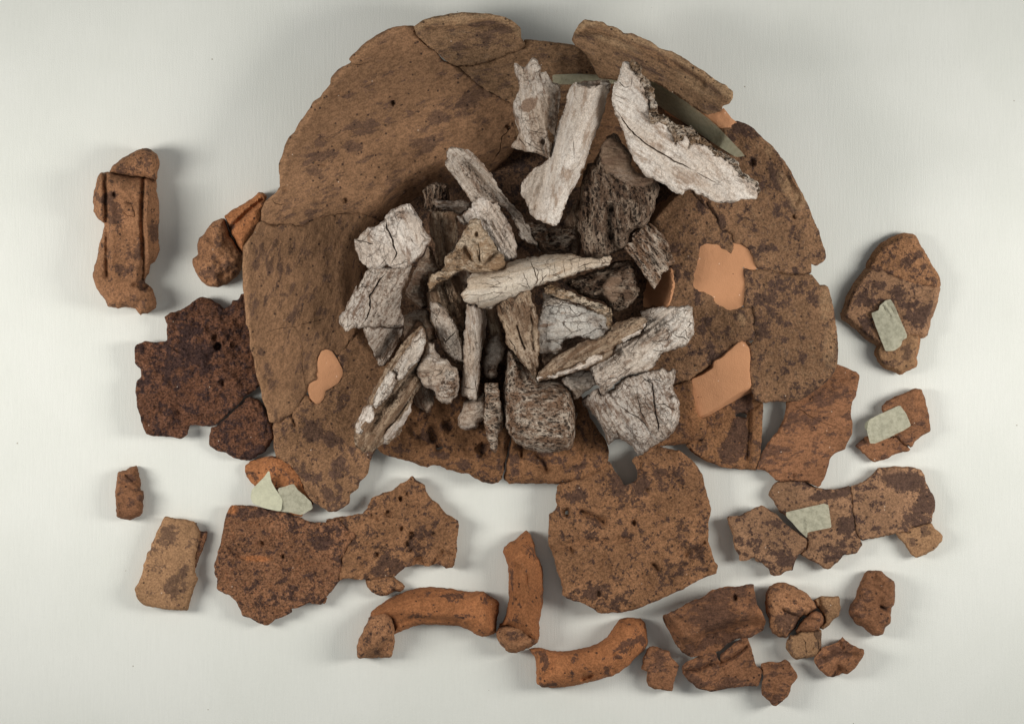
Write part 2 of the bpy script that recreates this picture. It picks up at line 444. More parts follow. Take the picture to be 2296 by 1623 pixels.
M_handle = clay("handle_clay", (.335, .165, .082), orange=(.40, .19, .09), thr=.56, soft=.05, damt=.72, bump=.06, grainamt=.36, sscale=3.6)
M_dark = clay("burnt_clay", (.165, .075, .043), dark=(.045, .026, .024), orange=(.26, .105, .045), thr=.50, soft=.08, damt=.85, othr=.58, bump=.10, grainamt=.6, sscale=3.6)
M_brown = clay("rough_brown_clay", (.25, .120, .062), dark=(.055, .032, .027), thr=.505, soft=.07, damt=.8, othr=.6, bump=.07, grainamt=.55, sscale=3.8)
M_plain = clay("plain_tan_clay", (.315, .178, .092), thr=.585, soft=.06, damt=.65, othr=.7, bump=.045, grainamt=.3)

def plaster():
    m = MatB("plaster_infill", .8); v0 = m.vec()
    n = m.noise(v0, 1.2, 3, .5); f = m.noise(v0, 30, 3, .6)
    c = m.mix(n, (.50, .245, .122), (.60, .30, .155))
    vd, vo = m.voro(v0, 9); sp = node(m.nt, 'ShaderNodeSeparateColor'); m.lk(vo.outputs['Color'], sp.inputs[0])
    c = m.mix(m.mth('MULTIPLY', m.mth('LESS_THAN', vd, .11), m.mth('LESS_THAN', sp.outputs[0], .16)), c, (.78, .55, .40))
    c = m.mix(m.mth('MULTIPLY', m.mth('LESS_THAN', vd, .15), m.mth('GREATER_THAN', sp.outputs[1], .95)), c, (.2, .09, .05))
    m.out(c); m.bump(m.mth('ADD', f, n), .012); return m.m
M_pl = plaster()

def tape(name, base, mott, a=.86):
    m = MatB(name, .55); v0 = m.vec()
    n = m.noise(v0, 11, 6, .75); n2 = m.noise(v0, 26, 3, .6)
    c = m.mix(m.ramp(n, .38, .64), base, mott); m.out(m.mix(m.mth('MULTIPLY', n2, .25), c, tuple(q * .7 for q in base)))
    m.b.inputs['Alpha'].default_value = a
    m.bump(n, .02); return m.m
M_tape = tape("glassine_tape", (.60, .575, .43), (.40, .385, .28), .68)
M_tape3 = tape("shaded_glassine_tape", (.50, .475, .33), (.38, .36, .24), .5)  # dimmer copy of the tape, the shade inside the dish put into its colour
M_tape2 = tape("loose_tape", (.66, .65, .47), (.56, .55, .40), .86)

W_ = (.63, .565, .49)
M_bw = bone("white_bone", (.75, .665, .58), tan=.6, brown=(.28, .19, .135), thr=.545, crack=.55, greyamt=.35, speck=.45)
M_bs = bone("smooth_white_bone", (.76, .68, .595), tan=.5, brown=(.36, .26, .19), thr=.53, soft=.16, crack=.3, greyamt=.4, speck=.4, bump=.03)
M_bc = bone("crackled_bone", (.68, .61, .53), tan=.6, brown=(.27, .185, .13), thr=.55, crack=1.0, cscale=3.4, greyamt=.35, speck=.5)
M_bg = bone("grey_bone", (.60, .515, .43), brown=(.23, .145, .095), thr=.54, crack=.5, greyamt=.5, speck=.5)
M_bgs = bone("speckled_grey_bone", (.60, .525, .45), tan=.6, brown=(.19, .118, .078), thr=.545, crack=.6, cscale=3.8, greyamt=.6, speck=.8, bump=.06, sp_scale=13)
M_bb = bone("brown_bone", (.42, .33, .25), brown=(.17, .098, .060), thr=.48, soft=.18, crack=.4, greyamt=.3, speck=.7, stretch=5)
M_sp = bone("spongy_bone", (.37, .28, .205), brown=(.135, .082, .052), dark=(.028, .016, .011), thr=.46, crack=.2, greyamt=.3, speck=.7, all_sponge=1.0, sp_scale=10, bump=.10)
M_spl = bone("light_spongy_bone", (.52, .43, .34), brown=(.20, .118, .072), dark=(.05, .03, .02), thr=.47, crack=.2, greyamt=.3, speck=.6, all_sponge=1.0, sp_scale=12, bump=.07)
M_fb = bone("fibrous_bone", (.48, .36, .25), brown=(.18, .105, .06), thr=.46, soft=.16, crack=.3, greyamt=.2, speck=.8, stretch=7, bump=.08)

# ------------------------------------------------------------------ the paper everything lies on
def paper():
    m = MatB("paper", .95)
    tc = node(m.nt, 'ShaderNodeTexCoord'); mp = node(m.nt, 'ShaderNodeVectorMath', operation='SCALE'); mp.inputs['Scale'].default_value = 1 / K
    m.lk(tc.outputs['Object'], mp.inputs[0]); v = mp.outputs[0]
    st = node(m.nt, 'ShaderNodeVectorMath', operation='MULTIPLY'); st.inputs[1].default_value = (1, .07, 1); m.lk(v, st.inputs[0])
    lay = m.noise(st.outputs[0], 22, 3, .6); big = m.noise(v, .35, 3, .5); f = m.noise(v, 40, 3, .6)
    c = m.mix(m.ramp(big, .35, .65), (.735, .745, .685), (.765, .772, .715))
    c = m.mix(m.mth('MULTIPLY', m.ramp(lay, .35, .7), .10), c, (.60, .61, .56))
    spot = m.noise(v, 1.7, 6, .75); c = m.mix(m.mth('MULTIPLY', m.ramp(spot, .66, .76), .22), c, (.66, .60, .48))
    vd, vo = m.voro(v, 1.6); sp = node(m.nt, 'ShaderNodeSeparateColor'); m.lk(vo.outputs['Color'], sp.inputs[0])
    c = m.mix(m.mth('MULTIPLY', m.mth('LESS_THAN', vd, .028), m.mth('LESS_THAN', sp.outputs[0], .45)), c, (.42, .39, .33))
    m.out(c); m.bump(m.mth('ADD', m.mth('MULTIPLY', lay, .8), f), .006); return m.m
def paper_sheet():
    me = bpy.data.meshes.new("paper_sheet"); a, b = 26 * K, 20 * K; n = 26
    vs = []; fs = []
    for j in range(n + 1):
        for i in range(n + 1):
            vs.append((-a + 2 * a * i / n, -b + 2 * b * j / n, 0))
    for j in range(n):
        for i in range(n):
            q = j * (n + 1) + i; fs.append((q, q + 1, q + n + 2, q + n + 1))
    me.from_pydata(vs, [], fs); me.materials.append(paper())
    o = bpy.data.objects.new("paper_sheet", me); COL.objects.link(o); o.location = (0, 0, 0); o['kind'] = 'structure'
paper_sheet()
# ------------------------------------------------------------------ the broken dish
M_floor = clay("pit_shade_floor_clay", (.15, .085, .05), dark=(.04, .026, .022), thr=.50, soft=.1, damt=.85, bump=.06)  # shade of the pit is put into this darker clay colour
def zdish(x, y):
    dx = x - 1165.0; dy = y - 620.0
    t = np.hypot(dx / 650.0, dy / np.where(dy < 0, 590.0, 560.0))
    phi = np.degrees(np.arctan2(-dy, dx))
    H = 1.60 + .10 * smooth(-dy / 400.) - 1.12 * smooth((dy - 50) / 330.0)
    lf = smooth((-dx) / 500.0); up = smooth(-dy / 400.0)
    ta = .40 + .10 * lf - .06 * up; tb = ta + .14; mid = .74
    w = smooth((phi - 22) / 14) * (1 - smooth((phi - 60) / 14))
    ta = ta * (1 - w) + .74 * w; tb = tb * (1 - w) + .91 * w; mid = mid * (1 - w) + .93 * w
    p = np.where(t < tb, mid * smooth((t - ta) / (tb - ta)), mid + (1 - mid) * (t - tb) / (1.03 - tb))
    return .14 + (H - .14) * np.minimum(p, 1.12)
dz = lambda o: (lambda x, y: zdish(x, y) + o)
CRK1 = pts("A 1415,213 1440,280 1530,370 1580,400 1650,480 1750,520 1850,600 1950,680 2080,765 2195,820")
CRK2 = pts("W 588,495 620,506 650,502 670,508 700,495 760,478 810,478 860,500")
CRE = pts("W 1022,148 1060,147 1100,138 1140,122 1176,108")
CRK3 = pts("B 850,362 900,395 940,440 975,510 1010,575")
o1 = pts("A 1415,213 1340,208 1250,222 1180,255 1110,290 1040,345 1000,385 950,430 913,465 935,492 850,535 800,580 772,615 770,660 720,720 680,770 630,805 600,860 560,920 510,980 490,1030 440,1090 410,1150 390,1220 360,1290 362,1350 368,1420 365,1470 335,1520 300,1545 240,1600 W 588,470 588,495")
D0 = pts("W 1160,560")
dish = thing("pottery_dish", "large broken brown clay dish of mended sherds heaped with bones", "dish", pts("W 1165,620"), 0.2)
def R(x, y, a, b, g=0, v=1.): return ('R', x, y, a, b, math.radians(g), v)
S = dict(parent=dish, t=.26, inset=.0, siderough=.35, ed=.035, er=4, und=.035)
floor_o = np.array([(1175 + 330 * math.cos(a) * (1 + .02 * math.sin(5 * a)), 615 + (300 if math.sin(a) < 0 else 270) * math.sin(a)) for a in np.linspace(0, 6.283, 60)[:-1]])
floor_o[:, 0] += np.where((floor_o[:, 0] > 1175) & (floor_o[:, 1] < 560), 60, 0)
slab("floor_sherd", outline=floor_o, z=lambda x, y: np.maximum(.16, np.minimum(.36, zdish(x, y) + .03)), mat=M_floor, s=9, **{**S, 't': .1})
slab("wall_sherd", outline=np.vstack([o1, CRK2[1:], pts("W 930,520 1010,470 1090,400 1150,340 1165,270"), CRK1[::-1]]), z=zdish, mat=M_dish, s=4.2, gap=-5, ang=math.radians(-22), jit=.7,
     fx=[('p', 881, 231, 5.5, .16), ('g', pts("A 640,1265 665,1295 720,1300 745,1275"), 2.2, .05), ('g', pts("A 780,745 860,745"), 4, .06), ('p', 775, 449, 6, .1), ('p', 640, 425, 7, .05),
         ('c', pts("A 2190,975 2160,1030 2110,1080 2095,1190 2040,1270"), 2, .12), ('p', 1140, 285, 6, .1), ('c', pts("A 935,500 960,512 1000,512 1060,495"), 1.2, .05), ('c', pts("I 1870,590 1890,630 1950,640 1985,625"), 1.4, .05),
         R(760, 212, 22, 6, 0, 1.), R(815, 283, 45, 22, -10), R(835, 205, 28, 18, -30), R(880, 275, 20, 12), R(975, 265, 22, 14, -20), R(1060, 215, 26, 22), R(725, 335, 35, 25, -40), R(790, 330, 25, 16), R(705, 385, 18, 14), R(995, 390, 18, 14, 60), R(685, 365, 10, 8), R(930, 320, 20, 14), R(1020, 175, 26, 10, -30), R(1090, 205, 18, 26, -40), R(650, 365, 10, 8), R(660, 305, 12, 20), R(745, 430, 25, 14, -20), R(880, 400, 30, 15, -30), R(960, 330, 26, 10, -30),
         ('g', pts("A 935,492 1040,470 1200,440 1330,430"), 9, .04), ('BL', pts("W 588,470 625,425 632,370 672,285 735,195 790,140 835,95 905,62"), 9, .55)], **S)
slab("rim_sherd", outline=np.vstack([CRK1[0:7] if False else CRK1[:4][::1], pts("A 1700,500"), CRE, pts("W 1176,95 A 2262,300 2255,215 2210,175 2150,140 2050,115 2000,103 1830,100 1700,110 1580,130 1500,155 1440,190")]), z=dz(.10), mat=M_rim, s=4, gap=.7, ang=math.radians(-8), jit=.6,
     fx=[('g', pts("A 1530,210 1700,195 1900,190 2100,185 2240,215"), 8, .08), R(1060, 88, 90, 16, -5, .8), R(1120, 62, 60, 14, 5, .8), R(1030, 115, 70, 14, -8, .7), ('Bm', 1030, 48, 50, 8, -.1, .7), ('g', pts("A 1520,400 1700,370 1900,370"), 9, .04), ('BL', pts("A 1440,200 1580,140 1830,110 2050,110 2200,170 2260,250"), 13, .8)], **S)
slab("rim_sherd", outline=np.vstack([CRE, pts("W 1176,95 B 450,315 560,325 700,340 800,352"), CRK3, pts("B 1020,700 W 1290,300 1180,345 1150,300"), CRK1[::-1][:5]]), z=dz(-.02), mat=M_rim, s=4, gap=-5, ang=math.radians(-8), jit=.6,
     fx=[R(1130, 190, 22, 32, 20, .9), R(1240, 130, 50, 10, 10, .8), R(1265, 108, 30, 7, 12, .9), R(1290, 130, 12, 10, 0, .9), ('g', pts("A 1520,520 1700,520 1950,480 W 1150,135 1200,118"), 6, .05)], **S)
slab("rim_sherd", outline=pts("B 820,310 845,240 885,190 930,155 980,165 1060,175 1110,205 1170,215 1240,262 1300,262 1400,305 1460,330 1520,380 1610,405 1700,455 1790,520 1880,570 1960,630 2040,670 2095,725 2092,780 2060,825 2015,840 2000,880 1890,910 1830,880 1740,820 1640,750 1560,700 1460,640 1380,640 1220,640 1040,620 1010,575 975,510 940,440 900,395 850,362"),
     z=lambda x, y: 2.15 - .45 * smooth((y - (122 + (x - 1290) * .40) - 42) / 55.0) + .18 * smooth((60 - np.abs(y - (62 + (x - 1290) * .55) - 30)) / 60.), mat=M_rim, s=4, gap=.7, ang=math.radians(28), jit=.8,
     fx=[('BL', pts("B 850,230 930,160 1060,180 1240,262 1460,335 1700,460 1960,635 2090,760"), 14, .8), ('g', pts("B 860,255 1000,245 1180,285 1250,320 1400,400 1550,480 1700,560 1850,660"), 7, .09), ('Bm', 1380, 95, 60, 10, .35, .7), ('Bm', 1560, 190, 60, 14, .6, .5), R(1420, 85, 40, 10, 30, .9), R(1540, 150, 40, 14, 35, .9), R(1600, 205, 30, 14, 35, .8), R(1400, 130, 60, 12, 25, .7)], **{**S, 't': .34})
P1 = pts("B 1990,870 2020,850 2080,930 2125,965 2085,985 2080,1015 2010,1012 1900,1000 1700,960 1560,900 1480,800 1520,700 1700,800 1850,890")
slab("infill", outline=P1, z=dz(.03), mat=M_pl, chip=0, clayside=0, s=5, jit=.3, **S)
o6 = pts("P 790,180 835,168 915,195 975,240 1050,320 1130,385 1190,460 1250,540 1300,620 1350,720 1400,810 1450,900 1490,1020 1540,1120 1560,1200 1595,1290 1600,1360 1580,1390 1520,1425 1480,1410 1475,1500 1370,1515 1250,1500 1150,1470 1020,1455 985,1440 960,1345 930,1285 860,1235 805,1222 790,1160 740,1130 690,1110 670,1060 650,1020 600,950 540,895 470,820 420,770 370,770 W 1480,380 1400,330 1400,250 1480,235 1560,262")
o7a = pts("P 370,775 420,770 470,820 540,895 600,950 650,1020 670,1060 690,1110 740,1130 790,1160 805,1222")
slab("wall_sherd", outline=o6, z=dz(0), mat=M_wallr, s=4.2, gap=-4, ang=math.radians(60), jit=.8,
     fx=[('g', pts("P 560,880 600,940 650,1015"), 3.2, .12), ('p', 1780, 487, 5, .12), ('p', 1686, 365, 9, .12), ('Bm', 1765, 420, 14, 40, -.5, 1.), ('Bm', 1790, 450, 20, 22, 0, 1.), ('s', pts("P 1240,620 1290,660 1330,740 1390,830 1350,930 1320,860 1245,800 1290,740"), -.06, 3), ('Bm', 1725, 335, 10, 14, 0, .8), R(1660, 290, 20, 26, 30), R(1740, 400, 14, 40, -25), R(1690, 420, 30, 16, 0), R(1760, 470, 30, 26), R(1720, 550, 22, 16, 30, .9), R(1610, 500, 24, 20), R(1800, 585, 16, 12)], **S)
o7 = np.vstack([o7a, pts("P 800,1300 780,1337 740,1315 662,1262 590,1250 510,1260 495,1350 480,1440 450,1500 F 1950,110 2100,170 2180,260 2296,320 W 1651,690 1690,690 1694,760 1660,766 1640,785 1600,815 1553,843 1548,860 1500,880 1440,850 1420,700 1400,500 1430,440 1470,400")])
slab("wall_sherd", outline=o7, z=dz(-.02), mat=M_wallr, s=4.2, gap=-4, ang=math.radians(80), jit=.8,
     fx=[R(1600, 740, 45, 38, 0, .95), R(1630, 800, 26, 20), R(1660, 700, 18, 18), R(1590, 540, 18, 12), R(1570, 640, 14, 40, 0, .8), ('Bm', 1663, 716, 9, 15, -.4, 1.), R(1520, 560, 30, 18)], **S)
P2o = pts("P 510,1260 590,1250 662,1262 740,1315 780,1337 800,1300 805,1225 860,1235 930,1285 960,1345 985,1430 980,1475 950,1480 900,1440 875,1440 O 125,440 130,480 128,700 115,745 60,775 0,790 F 2296,320 2180,260 2100,170 1950,110 P 450,1500 480,1440 495,1350")
slab("infill", outline=P2o, z=dz(-.035), mat=M_pl, chip=0, clayside=0, s=4, jit=.7, gap=-8, **{**S, 'ed': .0, 'und': .012})
slab("infill", outline=pts("W 1470,600 1508,600 1515,640 1500,690 1440,690 1440,640"), z=dz(.04), mat=M_pl, chip=0, clayside=0, s=5, jit=.5, **S)
o8 = pts("O 232,440 370,455 500,490 590,500 710,490 780,580 830,580 855,600 885,720 910,800 930,950 940,1080 935,1270 W 1868,834 1850,858 1810,885 1790,898 1744,899 1712,903 1694,897 1684,868 1679,835 1681,790 1678,778 1692,760 1690,690 1668,688 1672,640 1668,602 1693,607")
slab("wall_sherd", outline=o8, z=dz(.02), mat=M_wallr, s=4.2, gap=-4, ang=math.radians(88), jit=.8,
     fx=[('Bm', 1850, 680, 14, 40, 0, .8), ('Bm', 1860, 780, 16, 50, 0, .6), R(1720, 680, 30, 45, 0, .9), R(1700, 740, 24, 30), R(1790, 640, 30, 26, 0, .8), R(1760, 760, 14, 8, 45), R(1790, 800, 26, 16), R(1760, 700, 30, 40, 0, .5), ('g', pts("O 860,880 860,1080 930,1085"), 1.5, .03), ('g', pts("O 780,770 900,745"), 1.5, .03)], **S)
slab("infill", outline=pts("W 1660,766 1677,780 1680,800 1678,830 1683,866 1654,881 1603,916 1569,934 1562,921 1554,882 1551,851 1577,841 1600,826 1603,811 1621,802"),
     z=lambda x, y: zdish(x, y) + .05, mat=M_pl, chip=0, clayside=0, s=4, jit=.3, gap=-4, **{**S, 'ed': .008, 'er': 2, 'und': .01, 't': .42, 'inset': -.11, 'siderough': .1})
slab("wall_sherd", outline=pts("W 1500,870 1551,849 1554,882 1562,925 1572,936 1585,941 1585,972 1577,985 1550,994 1513,998 1467,1002 1430,975 1440,900"), z=lambda x, y: .95 - .45 * smooth((y - 880) / 130), mat=M_base, s=4, jit=.8,
     fx=[('g', pts("W 1590,935 1586,975 1560,990 1500,1002"), 8, .15), ('Bm', 1555, 940, 20, 40, .2, .8)], **{**S, 't': .3})
o10 = np.vstack([CRK2, pts("W 930,540 900,640 850,700 800,745 770,790 757,800 744,787 733,783 721,787 715,801 712,827 710,851 695,859 690,873 686,886 670,909 654,928 631,946 616,949 603,945 J 1310,1150 1270,1060 1260,980 1220,880 1200,720 1165,620 1160,480 1125,400 1120,300 1110,150 W 545,650 544,590 545,554 552,543 567,525 577,500")])
slab("wall_sherd", outline=o10, z=dz(.03), mat=M_dish, s=4.2, gap=.7, ang=math.radians(-75), jit=.6,
     fx=[('c', pts("J 1290,490 1380,455 1450,440 1560,432 1620,410 1700,395 1800,365 1880,340"), 1.1, .05), ('c', pts("J 1555,440 1610,500 1620,640 1620,760 1640,900 1655,1020"), 1.0, .04), R(605, 600, 11, 18, 0, 1.3), R(572, 597, 9, 18, 20, 1.3), R(588, 555, 5, 10, 10, 1.2), R(617, 545, 7, 10, 0, 1.1), R(706, 655, 5, 18, 12, 1.4), R(660, 650, 12, 18, 20), R(590, 790, 9, 9, 0, 1.1), R(605, 860, 9, 14, 0, 1), R(700, 755, 26, 8, -25, 1.), R(690, 810, 9, 28, 10, 1.), R(720, 700, 30, 8, -20, .9), R(635, 660, 10, 6), R(575, 680, 8, 8), R(745, 625, 20, 12), R(725, 560, 14, 20), ('Bm', 640, 905, 26, 30, 0, .8), ('Bm', 700, 840, 14, 16, 0, .6),
         ('g', pts("J 1190,400 1220,650 1270,850 1330,1100"), 5, .035), ('BL', pts("W 552,543 549,600 552,700 566,780 582,860 608,940"), 9, .9)], **S)
P4o = pts("J 1835,630 1880,650 1920,710 1970,800 1970,860 1930,920 1870,960 1820,990 1810,1050 1780,1095 1740,1100 1690,1050 1670,980 1690,925 1745,895 1755,800 1765,700 1790,645")
slab("infill", outline=P4o, z=dz(.02), mat=M_pl, chip=0, clayside=0, s=4, jit=.5, gap=-3, **{**S, 'ed': .01, 'er': 2, 'und': .012})
o11 = pts("W 613,955 616,949 631,946 654,928 670,909 686,886 692,892 708,905 719,903 727,891 729,877 742,868 757,858 767,842 767,827 757,802 800,740 850,700 900,760 900,830 870,900 860,960 845,1000 837,1012 828,1038 823,1063 805,1081 802,1096 784,1107 783,1127 771,1138 753,1147 738,1146 720,1133 699,1121 684,1100 679,1082 666,1059 653,1041 622,1023 617,1007 616,981")
slab("wall_sherd", outline=o11, z=dz(-.02), mat=M_lowl, s=4.2, gap=-4, ang=math.radians(-60), jit=.9,
     fx=[('g', pts("J 1520,1190 1540,1240 1560,1295"), 3, .1), R(700, 965, 34, 30, 30, 1.1), R(745, 985, 26, 20, 0, .9), R(760, 1050, 24, 36, 10, 1.0), R(700, 1070, 34, 12, 10, 1.1), R(738, 1110, 14, 30, -35, 1.2), R(760, 1090, 10, 26, -25, .8), R(640, 985, 6, 16, -20, 1.1), R(665, 975, 6, 20, -20, 1.), R(770, 900, 14, 30, 30, .9), R(800, 950, 20, 30, 0, .8), R(680, 1045, 8, 10, 0, 1.2), R(770, 830, 20, 8, 10, 1), ('g', pts("W 655,1030 700,1100 740,1140"), 5, .05)], **S)
slab("wall_sherd", outline=pts("W 1250,165 1330,160 1480,165 1570,230 1600,300 1560,400 1400,420 1270,420 1240,300"), z=lambda x, y: np.maximum(.3, zdish(x, y) - .32), mat=M_dish, s=7, **{**S, 't': .1})
slab("infill", outline=pts("B 1075,795 1160,820 1155,905 1070,905"), z=dz(-.2), mat=M_pl, chip=0, clayside=0, s=5, jit=.5, **S)
slab("infill", outline=pts("B 1110,960 1180,955 1250,1110 1170,1080"), z=dz(-.2), mat=M_pl, chip=0, clayside=0, s=5, jit=.5, **S)
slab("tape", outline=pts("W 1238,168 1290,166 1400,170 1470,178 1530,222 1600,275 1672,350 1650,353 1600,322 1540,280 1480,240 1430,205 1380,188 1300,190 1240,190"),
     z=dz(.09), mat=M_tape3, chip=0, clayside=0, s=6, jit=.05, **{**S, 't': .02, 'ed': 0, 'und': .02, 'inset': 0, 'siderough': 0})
slab("wall_sherd", outline=pts("H 1280,440 1400,340 1560,280 1700,180 1760,240 1825,330 1825,400 1815,600 1800,760 1775,850 1758,918 1600,912 1440,887 1300,832 1200,765 1150,705 1180,680 1270,655 1310,600"), z=lambda x, y: .40 + .10 * smooth((x - 1670) / 20) - .10 * smooth((y - 1000) / 60), mat=M_base, s=4, jit=.8,
     holes=[pts("H 1578,448 1600,425 1630,412 1660,425 1682,445 1672,465 1625,462")], fx=[('g', pts("H 1790,340 1700,400 1705,600 1690,820"), 4, .1), R(1655, 975, 22, 60, 10, 1.4), R(1640, 1010, 30, 30, 0, 1.2), R(1670, 900, 20, 30, 0, 1.5)], **{**S, 't': .28})
slab("wall_sherd", outline=pts("Q 905,135 1000,175 1100,215 1130,250 1125,320 1095,460 1060,500 1045,600 1065,740 1060,820 1015,910 1000,970 910,1000 850,1050 830,1130 800,1230 735,1352 600,1285 320,1285 240,1200 190,1170 115,1165 135,1100 170,1000 240,890 330,790 390,680 410,560 412,500 500,430 800,200"), z=lambda x, y: .52 - .0004 * (y - 850), mat=M_red, s=4, jit=.8, ang=math.radians(-10),
     fx=[('c', pts("Q 450,515 560,590 640,645 720,690 800,720 900,745 950,790"), 1.2, .05), R(1850, 880, 40, 40, 20, .7), R(1730, 1010, 40, 14, 0, 1.1), R(1800, 940, 40, 14, 0, .8), ('g', pts("Q 940,290 1120,280"), 3, .04), ('p', 1779, 1066, 4, .05), R(1905, 950, 10, 30, 0, 1)], **{**S, 't': .26})

# flat base fragments below the dish
bL = thing("base_fragment", "brown base fragment with round pits and a tiny hole, left of the vertical gap", "sherd", pts("W 1000,960"))
slab("fragment_body", bL, pts("W 844,1000 G 510,500 590,545 700,578 780,590 860,620 930,635 970,618 1040,620 1100,655 1200,685 1290,695 1340,735 1420,775 1500,785 1550,770 1585,735 1612,600 1655,400 W 1147,950 1140,890 1050,850 960,850 890,870 850,930 835,975"), z=lambda x, y: .62 + .10 * smooth((y - 1040) / 40), t=.30, mat=M_base, s=3.6, und=.07, ed=.12, er=16, inset=.05,
     holes=[pts("G 1003,464 1025,458 1058,460 1055,476 1030,484 1008,478")],
     fx=[('p', 1004, 956, 15, .16), ('p', 1083, 1008, 17, .2), ('g', pts("G 950,300 1000,400 1020,450"), 9, .16), ('g', pts("G 800,320 880,260 1000,220"), 8, -.07), ('g', pts("G 790,380 860,420 960,400"), 8, .06), ('g', pts("G 1030,300 1060,440 1130,560 1300,560 1540,540"), 9, -.06), ('p', 965, 980, 16, .10), R(960, 975, 20, 20), R(1000, 956, 14, 14), R(1083, 1008, 14, 14), R(1040, 1040, 16, 12), R(900, 1010, 20, 8), R(985, 1020, 26, 10), R(1110, 1040, 30, 12, 0, .8)])
bR = thing("base_fragment", "brown base fragment with a finger-shaped groove, right of the vertical gap", "sherd", pts("W 1240,1030"))
slab("fragment_body", bR, pts("G 1592,745 1650,785 1780,785 2060,788 2200,760 W 1320,1070 1364,1045 1367,1010 1358,985 1330,950 1300,880 1200,860 1160,900 G 1662,400 1625,590"), z=const(.66), t=.32, mat=M_base, s=3.6, und=.07, ed=.12, er=14, inset=.05,
     fx=[('g', pts("G 1870,540 1940,590 1965,660"), 8, .2), ('g', pts("G 1755,470 1755,540"), 5, .15), ('g', pts("G 1900,690 2000,690 2120,640 2290,590"), 11, -.08), ('g', pts("G 2100,660 2200,640 2290,625"), 5, .07), ('g', pts("G 1780,600 1850,690"), 10, -.05), R(1155, 1040, 14, 26), R(1200, 1030, 26, 12, 20), R(1220, 1010, 12, 26), R(1290, 1050, 30, 8, -15, 1)])

# ------------------------------------------------------------------ fragments around the dish
ZF = .72
def frag(name, label, cat, bits, z0=0.0, group=None):
    allp = np.vstack([b['outline'] for b in bits]); t = thing(name, label, cat, allp, z0, group)
    for b in bits:
        b = dict(b); q = b['z']; b['z'] = (lambda q: (lambda x, y: ZF * q(x, y)))(q)
        if 'infl' in b: b['infl'] = (b['infl'][0] * .78, b['infl'][1])
        slab(b.pop('n', 'sherd'), t, b.pop('outline'), b.pop('z'), **b)
    return t
frag("handle_fragment", "ribbed orange-brown handle fragment with knobbly edges standing alone at far left", "handle", [
    dict(n='handle_end', outline=pts("I 448,360 480,300 540,240 620,200 700,160 760,142 820,165 870,210 885,260 880,320 860,380 855,425 780,410 740,400 640,392 500,372"), z=const(1.25), ground=.02, mat=M_handle, s=3.4, gap=-1, infl=(.5, 40), inset=.06, und=.06, fx=[('g', pts("I 740,210 760,400"), 7, .05), R(368, 400, 12, 20), R(270, 380, 16, 16), R(332, 350, 8, 30)]),
    dict(n='handle_body', outline=pts("I 448,360 500,372 640,392 740,400 780,410 855,425 860,480 850,520 880,620 885,760 875,850 880,980 885,1050 850,1140 800,1170 790,1240 750,1310 830,1380 860,1470 855,1540 800,1580 740,1590 720,1607 W 315,706 306,692 I 600,1540 520,1550 440,1530 400,1450 340,1380 305,1290 310,1220 345,1100 350,980 385,900 405,810 350,760 310,690 298,600 305,530 335,470 345,400 370,360"), z=const(1.25), ground=.02, mat=M_handle, s=3.4, gap=-1, infl=(.55, 34), inset=.06, und=.07,
         fx=[('g', pts("I 745,400 740,560 735,760 745,960 745,1150 725,1290"), 5.5, .17), ('g', pts("I 775,420 770,800 790,1100"), 6, -.12), ('g', pts("I 410,380 415,650 430,900 425,1260"), 6, .16), ('g', pts("I 375,380 380,800"), 6, -.10), ('g', pts("I 450,400 470,1200"), 9, -.05), ('p', 257, 436, 6, .12), ('c', pts("I 545,640 590,620 640,640 660,700 665,745 600,740 560,700 545,640"), 1.6, .06), ('s', pts("I 550,640 590,625 640,650 660,740 600,735"), .05, 3),
             R(240, 445, 22, 16, -30, 1.3), R(258, 480, 16, 50, -8, .8), R(300, 570, 30, 30, 0, .8), R(280, 600, 22, 30), R(343, 520, 14, 26, 0, 1.2), R(320, 640, 14, 18, 0, 1.2), R(318, 680, 18, 14, 0, 1.1), ('p', 320, 640, 13, .12), ('g', pts("I 660,1340 720,1330 790,1380"), 5, .1), ('g', pts("I 690,1530 760,1440"), 7, .06)])])
frag("handle_fragment", "small handle stub with a grooved arm, half tucked under the dish's left edge", "handle", [
    dict(n='handle_arm', outline=pts("I 1445,740 1520,690 1610,640 1680,590 1750,530 1790,535 1822,570 1790,640 1790,760 1740,850 1700,900 1660,960 1620,1080 1560,1000 1500,880"), z=plane((480, 570), (590, 450), .75, .95), ground=.02, mat=M_orange, s=3.4, infl=(.3, 22), inset=.03, und=.05, ang=math.radians(-40),
         fx=[('g', pts("I 1480,870 1560,800 1650,710 1780,600"), 5, .2), ('g', pts("I 1500,760 1600,680 1750,570"), 5, .07), R(510, 510, 20, 8, -40), R(520, 505, 10, 8)]),
    dict(n='handle_root', outline=pts("I 1445,760 1360,780 1300,840 1270,900 1225,940 1215,1000 1225,1080 1175,1120 1170,1150 1200,1220 1250,1310 1320,1355 1400,1368 1480,1340 1560,1280 1610,1200 1615,1080 1560,1000 1500,910 1480,850"), z=const(1.05), ground=.02, mat=M_handle, s=3.4, infl=(.6, 45), inset=.08, und=.08, fx=[('p', 470, 631, 8, .1), ('g', pts("I 1440,1250 1500,1220 1560,1240"), 8, .12), ('g', pts("I 1550,880 1570,960"), 5, .15), R(470, 615, 30, 10), R(490, 545, 16, 14, -30), R(480, 590, 10, 20), R(515, 600, 22, 14, 0, 1.1)])])
